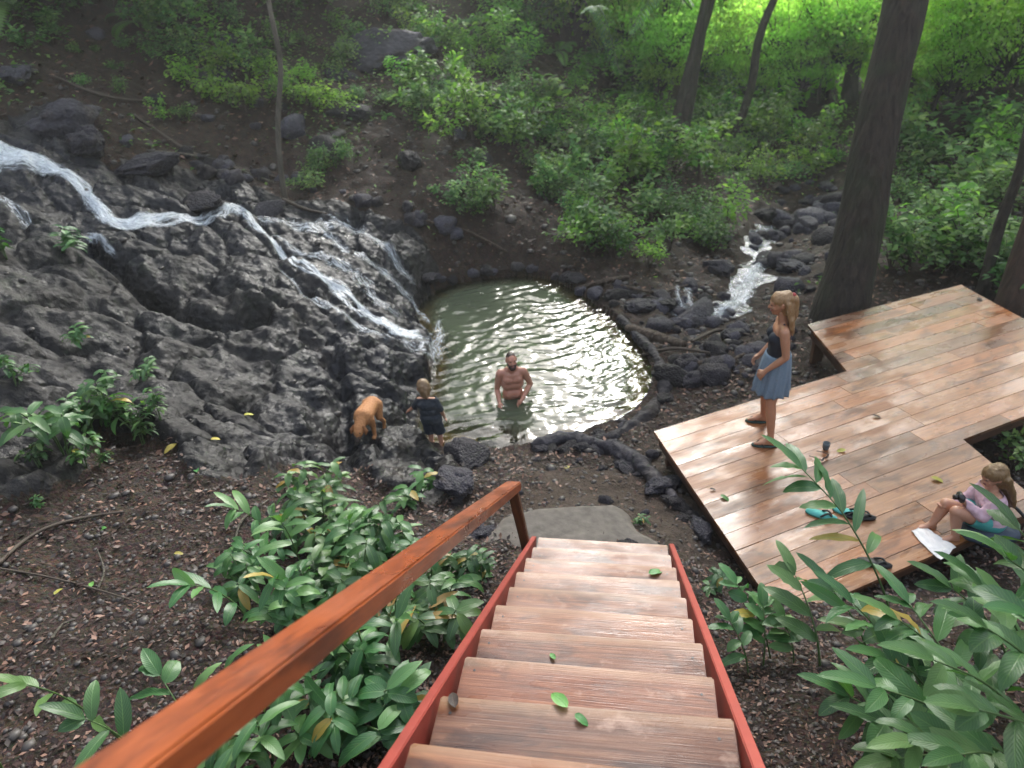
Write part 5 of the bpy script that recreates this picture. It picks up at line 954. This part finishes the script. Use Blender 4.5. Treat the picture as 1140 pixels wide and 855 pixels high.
shrubs([(500, 60), (600, 60), (760, 170), (800, 250), (690, 260), (560, 230), (510, 150)], 22, SHX+SHD, .8, 1.4, 'dark green shrub filling the middle of the slope', 'shrubs filling the slope')
shrubs([(100, 5), (480, 5), (520, 120), (420, 120), (350, 70), (200, 70)], 16, SHX, .7, 1.2, 'dark undergrowth shrub along the top of the left slope', 'undergrowth along the top of the left slope')
# ferns
def fern(seed, nf=9, L=.8, pl=.12):
    g = np.random.default_rng(seed); lf = LF(); mb = MB()
    for k in range(nf):
        a = k/nf*6.28+g.uniform(-.3, .3); el = g.uniform(.5, 1.1); d = np.array([math.cos(a), math.sin(a), 0]); t = np.linspace(0, 1, 22); l = L*g.uniform(.75, 1.1); pts = d*(l*np.sin(t*1.5)/1.2)[:, None]*math.cos(el*.6)+UPV*(l*(np.sin(el)*t-.75*t*t))[:, None]
        mb.tube(pts, np.linspace(.006, .002, 22), 5); T = unit(np.gradient(pts, axis=0)); sd = unit(np.cross(T, UPV)); w = pl*(np.sin(np.pi*(t*.9+.08))**.7); 
        for sg in (-1, 1): lf.add(pts[2:], unit(sd[2:]*sg+T[2:]*.35), np.cross(T[2:], sd[2:])*-1*np.sign(1), w[2:]*1.3, np.full(20, l*.035), .4, .1, 3, g.uniform(.3, .9), .7, seed)
    return mb, lf
FE = []
for i in range(3): r = empty('fern', (0, 0, -50), '', 'fern'); a, b = fern(600+i); a.build('stalks', MT['stem'], r); b.build('fronds', MT['fern'], r); FE.append(r)
for x, y, s, l in [(20, 5, 2.0, 'large fern hanging at the top left corner'), (160, 25, 1.3, 'grassy fern tuft at the top left'), (450, 60, 1.1, 'fern on the dark slope near the top centre'), (400, 55, 1.0, 'fern beside the overhanging boulder'), (520, 30, 1.2, 'fern among the bright shrubs high on the slope'), (620, 60, 1.5, 'fern at the top of the slope left of the reddish trunk'), (700, 110, 1.8, 'drooping fern below the reddish trunk'), (430, 130, .5, 'small fern on the bare soil of the slope'), (1120, 150, 1.6, 'fern on the far right slope'), (820, 195, 1.2, 'fern near the foot of the leaning thin trunks')]:
    put_plant(FE, hit(x, y), s, l, 'fern')
def palm(p, tip, L, label):
    root = empty('palm_frond', p, label, 'palm'); e = np.asarray(tip, float)-p; t = np.linspace(0, 1, 40); pts = spline([(0, 0, 0), e*.5+UPV*.25*np.linalg.norm(e), e], 40); mb = MB(); mb.tube(pts, np.linspace(.02, .004, 40), 6); mb.build('stalk', MT['stem'], root); T = unit(np.gradient(pts, axis=0)); sd = unit(np.cross(T, UPV)); lf = LF(); w = L*np.sin(np.pi*(t*.85+.1))**.6
    for sg in (-1, 1): lf.add(pts[3:], unit(sd[3:]*sg+T[3:]*.6+UPV*.15), UPV, w[3:], np.full(37, L*.1), .9, .2, 4, .6, .6, 3)
    lf.build('leaflets', MT['fern'], root)
palm(at_d(770, 10, 17), at_d(700, 35, 15.5), .42, 'arching palm frond right of the reddish trunk'); palm(at_d(650, 15, 17), at_d(690, 80, 15.5), .36, 'pale drooping palm frond below the reddish trunk')

# ------------------------------------------------------------------ trees
def crown(seed, n=2600, R=(1.7, 1.7, 1.4), leaf=.17, clumps=26, tint=(.1, 1), limbs=True):
    g = np.random.default_rng(seed); C_ = rdir(g, clumps, -.7, 1)*g.uniform(.35, 1, (clumps, 1))**.6*np.array(R); mb = MB(); base = np.array([0, 0, -R[2]*1.05])
    for c in C_: mb.tube(spline([base+[0, 0, g.uniform(0, .5)], (base+c)*.5+g.normal(0, .1, 3), c], 8), np.linspace(.035, .006, 8), 5)
    k = g.integers(0, clumps, n); sz = g.uniform(.2, .46, clumps)*R[0]/1.7; P = C_[k]+g.normal(0, 1, (n, 3))*sz[k][:, None]*[1, 1, .5]; d = unit(rdir(g, n, -1, .1)+unit(P-C_[k])*.4); tc = g.uniform(0, 1, clumps); t = np.clip(tint[0]+(tint[1]-tint[0])*(tc[k]*.6+.4*g.random(n)), 0, 1)
    lf = LF(); lf.add(P, d, unit(UPV*.6+.8*g.normal(size=(n, 3))), leaf*g.uniform(.6, 1.3, n), leaf*.55*g.uniform(.7, 1.2, n), g.uniform(.2, 1.2, n), .15, 2, t, .8, seed); return mb, lf
CRM = []
for i in range(6):
    a, b = crown(700+i, leaf=.2 if i < 3 else .16, n=1700 if i < 3 else 2200); CRM.append((mesh('limbs', np.concatenate(a.V), a.F), b.mesh('crown')))
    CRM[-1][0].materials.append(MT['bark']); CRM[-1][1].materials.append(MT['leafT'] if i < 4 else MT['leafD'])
def tree(base, top, r0, r1, label, crowns, bark='bark', group=None, bend=.06, seed=1, flare=1.5, n=26, side=12):
    """crowns: list of (fraction along the trunk or offset vector, scale, kind)"""
    g = np.random.default_rng(seed); base = np.asarray(base, float); e = np.asarray(top, float)-base; H = np.linalg.norm(e); root = empty('tree', base, label, 'tree', group); t = np.linspace(0, 1, n)
    off = np.stack([fbm(np.stack([t*3, t*0+seed], 1), 2, 1), fbm(np.stack([t*3, t*0+seed+50], 1), 2, 2), 0*t], 1)*bend*H*np.sin(np.pi*t)[:, None]; pts = t[:, None]*e+off; pts[0] -= e/H*.25; r = r0+(r1-r0)*t; r *= 1+(flare-1)*np.exp(-t*H/(r0*2.2))
    V, F, uv = tube_arr(pts, r, side*2 if r0 > .2 else side); c = np.repeat(pts, side*2 if r0 > .2 else side, 0); V = c+(V-c)*(1+.1*fbm(V*[2.5/max(r0*4, .3)]*3*np.array([1]), 3, seed))[:, None]
    link('trunk', mesh('trunk', V, F, uv), MT[bark], root)
    for f, s, kind in crowns:
        pos = pts[min(n-1, int(f*(n-1)))] if not hasattr(f, '__len__') else np.array(f)
        lm, cm = CRM[kind]; cr = link('crown', cm, None, root, False); lb = link('limbs', lm, None, cr, False); cr.location = Vector(pos+[0, 0, .5*s]); cr.scale = (s,)*3; cr.rotation_euler = (0, 0, g.uniform(0, 6.28))
    return root
b0 = hit(931, 356); b1 = b0+(at_d(1017, 0, depth_of(b0)*.86)-b0)*1.0
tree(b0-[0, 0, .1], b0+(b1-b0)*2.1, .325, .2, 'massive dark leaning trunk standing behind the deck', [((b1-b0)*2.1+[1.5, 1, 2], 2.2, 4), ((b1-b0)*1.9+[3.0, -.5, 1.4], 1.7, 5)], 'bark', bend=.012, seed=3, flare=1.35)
def trunk_px(x0, y0, x1, y1, w, k, label, bark='bark', crowns=((1.0, 1.5, 4),), ext=2.2, group=None, seed=5, bend=.05, lean=1.0):
    p = hit(x0, y0); dp = depth_of(p); q = at_d(x1, y1, dp*lean); r = w*dp/FPX/2; e = (q-p)*ext; return tree(p, p+e, r*1.1, r*.5, label, [((e*np.array(1.0)*f if not hasattr(f, '__len__') else f), s, kd) for f, s, kd in crowns], bark, group, bend, seed, 1.3)
trunk_px(318, 222, 287, 0, 5.5, 0, 'slender crooked pale tree leaning over the bank behind the waterfall', 'barkp', [(1.0, 1.2, 3)], 2.4, None, 11, .055, .9)
trunk_px(755, 166, 795, 0, 15, 0, 'dark thin trunk leaning right above the slope, right one of a crossing pair', 'bark', [(1.0, 1.9, 3)], 2.5, None, 12, .03, .93); trunk_px(748, 160, 775, 20, 10, 0, 'dark thinner trunk behind the leaning one, left one of a crossing pair', 'bark', [(1.0, 1.7, 1)], 2.6, None, 13, .04, .93)
trunk_px(812, 166, 866, 0, 9, 0, 'thin straight trunk leaning right between the crossing pair and the massive trunk', 'bark', [(1.0, 1.6, 0)], 2.6, None, 14, .03, .93); trunk_px(684, 48, 698, 0, 17, 0, 'reddish brown trunk at the top of the slope', 'barkr', [(1.0, 2.2, 1)], 8.5, None, 15, .02, .97)
trunk_px(945, 112, 962, 50, 14, 0, 'dark trunk in the bright foliage left of the massive trunk', 'bark', [(1.0, 1.8, 2)], 5, None, 16, .04, .97); trunk_px(1092, 330, 1128, 210, 11, 0, 'thin dark stem behind the deck near the right edge', 'bark', [(1.0, 1.1, 3)], 4.2, None, 17, .04, .96); trunk_px(1122, 350, 1150, 258, 26, 0, 'stout brown trunk at the right edge behind the deck', 'barkr', [(1.0, 1.5, 4)], 6, None, 18, .02, .96)
# understorey trees down the valley, each with its own trunk and leafy crowns
def valley(poly, n, kinds, s0, s1, h0, h1, label, group, seed):
    def one(x, y):
        p = hit(x, y); h = rnd.uniform(h0, h1); s = rnd.uniform(s0, s1); top = np.array([rnd.uniform(-.5, .5), rnd.uniform(-.5, .5), h])
        tree(p, p+top, .05*s+.02, .02*s+.008, label, [(top*.95, s, rnd.choice(kinds)), (top*.6+[rnd.uniform(-1, 1)*s, rnd.uniform(-1, 1)*s, .2], s*.75, rnd.choice(kinds)), (top*.35+[rnd.uniform(-1.2, 1.2)*s, rnd.uniform(-1, 1)*s, .2], s*.6, rnd.choice(kinds))], 'bark', group, .06, rnd.randrange(999), 1.3, 12, 7)
    scatter_px(poly, n, one)
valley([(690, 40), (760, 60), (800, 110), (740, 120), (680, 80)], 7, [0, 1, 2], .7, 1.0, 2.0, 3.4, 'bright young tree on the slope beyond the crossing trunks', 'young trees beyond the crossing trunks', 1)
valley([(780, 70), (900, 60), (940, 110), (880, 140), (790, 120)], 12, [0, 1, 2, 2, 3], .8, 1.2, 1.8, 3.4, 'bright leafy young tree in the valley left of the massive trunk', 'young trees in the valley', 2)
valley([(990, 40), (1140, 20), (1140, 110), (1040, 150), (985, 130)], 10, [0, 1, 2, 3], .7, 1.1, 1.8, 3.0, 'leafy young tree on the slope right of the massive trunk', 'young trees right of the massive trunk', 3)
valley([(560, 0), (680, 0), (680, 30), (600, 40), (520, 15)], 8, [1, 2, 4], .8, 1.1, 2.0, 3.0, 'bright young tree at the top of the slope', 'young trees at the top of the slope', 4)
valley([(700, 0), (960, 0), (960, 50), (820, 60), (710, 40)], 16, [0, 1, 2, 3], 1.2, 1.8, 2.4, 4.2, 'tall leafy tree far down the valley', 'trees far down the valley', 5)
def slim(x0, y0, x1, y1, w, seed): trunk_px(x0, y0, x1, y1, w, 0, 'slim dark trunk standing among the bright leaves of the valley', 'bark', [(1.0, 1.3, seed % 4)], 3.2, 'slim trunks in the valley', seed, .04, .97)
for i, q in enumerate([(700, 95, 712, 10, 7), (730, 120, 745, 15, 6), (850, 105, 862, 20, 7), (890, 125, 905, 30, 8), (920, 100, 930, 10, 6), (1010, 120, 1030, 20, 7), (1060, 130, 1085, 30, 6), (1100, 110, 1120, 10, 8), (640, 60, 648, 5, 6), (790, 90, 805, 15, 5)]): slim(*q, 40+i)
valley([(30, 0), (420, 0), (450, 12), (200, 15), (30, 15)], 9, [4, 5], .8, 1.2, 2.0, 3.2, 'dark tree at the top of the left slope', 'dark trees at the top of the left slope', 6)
# distant forest wall and herb layer: nobody could count these
def far_forest():
    g = np.random.default_rng(9); n = 52000; x = g.uniform(-34, 50, n); y = g.uniform(24, 74, n); hz = height(x, y); keep = (np.hypot(x-0, y) > 30)|(x < -6)|(hz > 4); x, y, hz = x[keep], y[keep], hz[keep]; n = len(x)
    cl = fbm(np.stack([x, y], 1)*.25, 3, 2); hh = np.clip(2.2+2.2*cl, .3, 6.5)*np.where((x > -4)&(x < 26), .8, 1.5); P = np.stack([x, y, hz+hh*g.random(n)**.6], 1); t = np.clip(.45+.5*vnoise(P*.35, 3)+.3*(g.random(n)-.5), 0, 1); lf = LF()
    lf.add(P, unit(rdir(g, n, -1, .1)), unit(UPV*.6+.8*g.normal(size=(n, 3))), g.uniform(.35, .75, n), g.uniform(.2, .36, n), g.uniform(.2, 1, n), .15, 2, t, .8, 1); tag(lf.build('distant_forest', MT['leafT']), kind='stuff')
far_forest()
def herbs():
    g = np.random.default_rng(19); n = 60000; x = g.uniform(-12, 18, n); y = g.uniform(10.5, 32, n); k = grid_at(RG, x, y) < .3; dens = fbm(np.stack([x, y], 1)*.55, 3, 31)+.25*sstep(-2, 4, x)+.3*sstep(14, 20, y)-.25; sb = line_d(np.stack([x, y], 1), SBW) > .7; k &= (g.random(n) < np.clip(dens, .02, 1))&(poly_sd(np.stack([x, y], 1), POOL) < -.4)&sb&(poly_sd(np.stack([x, y], 1), DECK) < 0)
    x, y = x[k], y[k]; n = len(x); P = np.stack([x, y, height(x, y)+g.uniform(.02, .28, n)], 1); lf = LF(); lf.add(P, unit(rdir(g, n, -.4, .5)), unit(UPV+.5*g.normal(size=(n, 3))), g.uniform(.06, .15, n), g.uniform(.035, .07, n), g.uniform(.2, 1.2, n), .15, 2, g.uniform(0, .8, n), .8, 2); tag(lf.build('ground_cover', MT['leafS']), kind='stuff')
herbs()
def ring(g, n, r0, r1):
    r = np.exp(g.uniform(math.log(r0), math.log(r1), n)); a = g.uniform(-1.15, 1.15, n); return r*np.sin(a), r*np.cos(a)
def litter():
    g = np.random.default_rng(29); n = 92000; x, y = ring(g, n, 1.4, 26); q = np.stack([x, y], 1); tr = grid_at(_tr.reshape(nx, ny), x, y); k = (grid_at(RG, x, y) < .55)&(poly_sd(q, POOL) < -.12)&(g.random(n) > tr*.8)&(line_d(q, SBW) > .45); x, y = x[k], y[k]; n = len(x); r = np.hypot(x, y)
    P = np.stack([x, y, height(x, y)+g.uniform(.002, .018, n)], 1); s = (.014+.0062*r)*g.uniform(.5, 1.5, n); lf = LF(); lf.add(P, unit(rdir(g, n, -.15, .3)), unit(UPV+.35*g.normal(size=(n, 3))), s, s*g.uniform(.3, .6, n), g.uniform(-.8, 1.4, n), .1, 2, g.random(n)**1.6, .7, 3); tag(lf.build('leaf_litter', MT['litter']), kind='stuff')
litter()
def gravel():
    g = np.random.default_rng(39); b = bmesh.new(); bmesh.ops.create_icosphere(b, subdivisions=1, radius=1); V0 = np.array([v.co[:] for v in b.verts]); F0 = np.array([[v.index for v in f.verts] for f in b.faces]); b.free()
    n = 12500; x, y = ring(g, n, 1.5, 16); q = np.stack([x, y], 1); k = (poly_sd(q, POOL) < -.1)&((grid_at(RG, x, y) < .5)|(g.random(n) < .12)); x, y = x[k], y[k]; n = len(x); r = np.hypot(x, y); s = (.0045+.0024*r)*np.exp(g.normal(0, .45, n))
    a = g.uniform(0, 6.28, n); sc = np.stack([s*g.uniform(.7, 1.4, n), s*g.uniform(.7, 1.2, n), s*g.uniform(.4, .8, n)], 1); P = V0[None]*(1+.25*(g.random((n, len(V0), 1))-.5))*sc[:, None]; c, s_ = np.cos(a)[:, None], np.sin(a)[:, None]; P = np.stack([P[..., 0]*c-P[..., 1]*s_, P[..., 0]*s_+P[..., 1]*c, P[..., 2]], -1)+np.stack([x, y, height(x, y)+.15*s], 1)[:, None]
    tag(link('gravel', mesh('gravel', P.reshape(-1, 3), (F0[None]+np.arange(n)[:, None, None]*len(V0)).reshape(-1, 3)), MT['pebble'], None, False), kind='stuff')
gravel()
# single fallen leaves
def fallen(p, L, mat, label, ang=0, group=None, up=UPV):
    lf = LF(); lf.add(np.zeros((1, 3)), np.array([math.cos(ang), math.sin(ang), .03]), up, L, L*.48, .5, .25, 8, rnd.uniform(.3, .8), .8, 4); o = lf.build('fallen_leaf', MT[mat]); o.location = Vector(p)+Vector((0, 0, .012)); return tag(o, label, 'leaf', group)
for x, y, L, m, l in [(634, 520, .11, 'yellow', 'yellow leaf on the bare earth by the low stone edging'), (272, 463, .1, 'yellow', 'small yellow leaf on the left rock face'), (198, 497, .14, 'yellow', 'pale yellow leaf on the rock near the leaf litter'), (220, 528, .1, 'green', 'small green leaf stuck on the rock edge'), (235, 490, .09, 'yellow', 'tiny orange yellow leaf in the rock hollow'), (120, 590, .1, 'green', 'pale green leaf on the dark soil near the long stick'), (195, 618, .07, 'yellow', 'curled yellow green leaf on the dark soil'), (62, 665, .07, 'yellow', 'round yellowish leaf on the soil at the left'), (103, 655, .07, 'green', 'bluish green leaf on the soil beside the twig'), (140, 680, .05, 'green', 'small green leaf right of the bluish one'), (82, 505, .1, 'yellow', 'orange leaf below the seedling clumps'), (715, 158, .2, 'yellow', 'bright yellow leaf among the shrubs of the slope'), (660, 155, .2, 'yellow', 'yellow leaf on the slope left of the bright one')]:
    fallen(hit(x, y), L, m, l, rnd.uniform(0, 6.28))
def tread_pt(x, y):
    best = None
    for k in range(15):
        z = C0[2]+RISE*k; p = at_z(x, y, z); rel = (C0-SH*RUN*k)-p; a = rel@SH
        if -.0 <= a <= RUN: best = p
    return best
for x, y, L, m, l, a in [(507, 790, .075, 'brown', 'dark curled leaf on the left part of a stair tread', 1.8), (632, 790, .09, 'green', 'bright green leaf near the middle of a stair tread', 2.2), (640, 797, .06, 'green', 'smaller green leaf touching the bright one on the tread', 5.5), (618, 736, .045, 'green', 'tiny green leaf at the nose of a stair tread', 2), (722, 640, .11, 'green', 'pale green leaf on the right end of an upper tread', .3)]:
    p = tread_pt(x, y)
    if p is not None: fallen(p, L, m, l, a)
for x, y, L, m, l in [(971, 463, .09, 'brown', 'dark leaf in the middle of the deck'), (942, 502, .1, 'yellow', 'yellow green leaf on the deck right of the cup'), (1036, 532, .12, 'yellow', 'yellow leaf on the deck behind the sitting girl'), (802, 552, .1, 'green', 'pale green leaf near the left edge of the deck'), (790, 545, .06, 'brown', 'small dark leaf near the left edge of the deck'), (1088, 332, .12, 'brown', 'dark leaf at the far corner of the deck')]:
    fallen(on_deck(x, y), L, m, l, rnd.uniform(0, 6.28))
for protos in (WP, SHD, SHL, SHB, SHT, FE):
    for i, o in enumerate(protos):
        if o.name not in used:
            for ch in list(o.children): bpy.data.objects.remove(ch)
            bpy.data.objects.remove(o)
# ------------------------------------------------------------------ light, world, camera
SUN_AZ, SUN_EL = math.radians(16), math.radians(31)
sl = bpy.data.lights.new('sun', 'SUN'); sl.energy = 1.35; sl.angle = math.radians(19); sl.color = (1, .985, .96)
so = bpy.data.objects.new('sun', sl); COL.objects.link(so)
sd_ = Vector((math.sin(SUN_AZ)*math.cos(SUN_EL), math.cos(SUN_AZ)*math.cos(SUN_EL), math.sin(SUN_EL))); so.rotation_euler = sd_.to_track_quat('Z', 'Y').to_euler(); so.location = (0, 0, 30)
w = bpy.data.worlds.new('World'); SC.world = w; w.use_nodes = True; wt = w.node_tree; bg = wt.nodes['Background']
sky = wt.nodes.new('ShaderNodeTexSky'); sky.sky_type = 'NISHITA'; sky.sun_disc = False; sky.sun_elevation = SUN_EL; sky.sun_rotation = SUN_AZ; sky.air_density = 1.2; sky.dust_density = 3.0; sky.ozone_density = 1.0
hs_ = wt.nodes.new('ShaderNodeHueSaturation'); hs_.inputs['Saturation'].default_value = .45; wt.links.new(sky.outputs[0], hs_.inputs['Color']); wt.links.new(hs_.outputs[0], bg.inputs[0]); bg.inputs[1].default_value = .15
hb = bmesh.new(); bmesh.ops.create_cube(hb, size=1, matrix=Matrix.Translation((8, 38, 14)) @ Matrix.Diagonal((125, 110, 40, 1))); hme = bpy.data.meshes.new('haze'); hb.to_mesh(hme); hb.free(); hm = bpy.data.materials.new('haze'); hm.use_nodes = True; hm.node_tree.nodes.clear()
ho = hm.node_tree.nodes.new('ShaderNodeOutputMaterial'); hv_ = hm.node_tree.nodes.new('ShaderNodeVolumePrincipled'); hv_.inputs['Color'].default_value = (.93, .97, .93, 1); hv_.inputs['Density'].default_value = .0016; hv_.inputs['Anisotropy'].default_value = .4; hm.node_tree.links.new(hv_.outputs[0], ho.inputs['Volume']); tag(link('haze', hme, hm, None, False), kind='stuff')
cm = bpy.data.cameras.new('camera'); co = bpy.data.objects.new('camera', cm); COL.objects.link(co); SC.camera = co
cm.sensor_width = 36; cm.lens = 36*FPX/1140; cm.clip_start = .05; cm.clip_end = 400
co.matrix_world = Matrix(((CR[0], CU[0], -CF[0], CAM[0]), (CR[1], CU[1], -CF[1], CAM[1]), (CR[2], CU[2], -CF[2], CAM[2]), (0, 0, 0, 1)))
cm.dof.use_dof = True; cm.dof.focus_distance = 3.6; cm.dof.aperture_fstop = 2.2
vs = SC.view_settings; vs.view_transform = 'Standard'; vs.look = 'None'; vs.exposure = 1.86; vs.gamma = 1; vs.use_curve_mapping = False
SC.render.engine = 'CYCLES'; cy = SC.cycles; cy.use_denoising = True; cy.max_bounces = 8; cy.diffuse_bounces = 3; cy.glossy_bounces = 3; cy.transmission_bounces = 4; cy.transparent_max_bounces = 16; cy.sample_clamp_indirect = 6; cy.caustics_reflective = False; cy.caustics_refractive = False
try: cy.denoiser = 'OPENIMAGEDENOISE'; cy.denoising_input_passes = 'RGB_ALBEDO_NORMAL'
except Exception: pass
SC.render.film_transparent = False
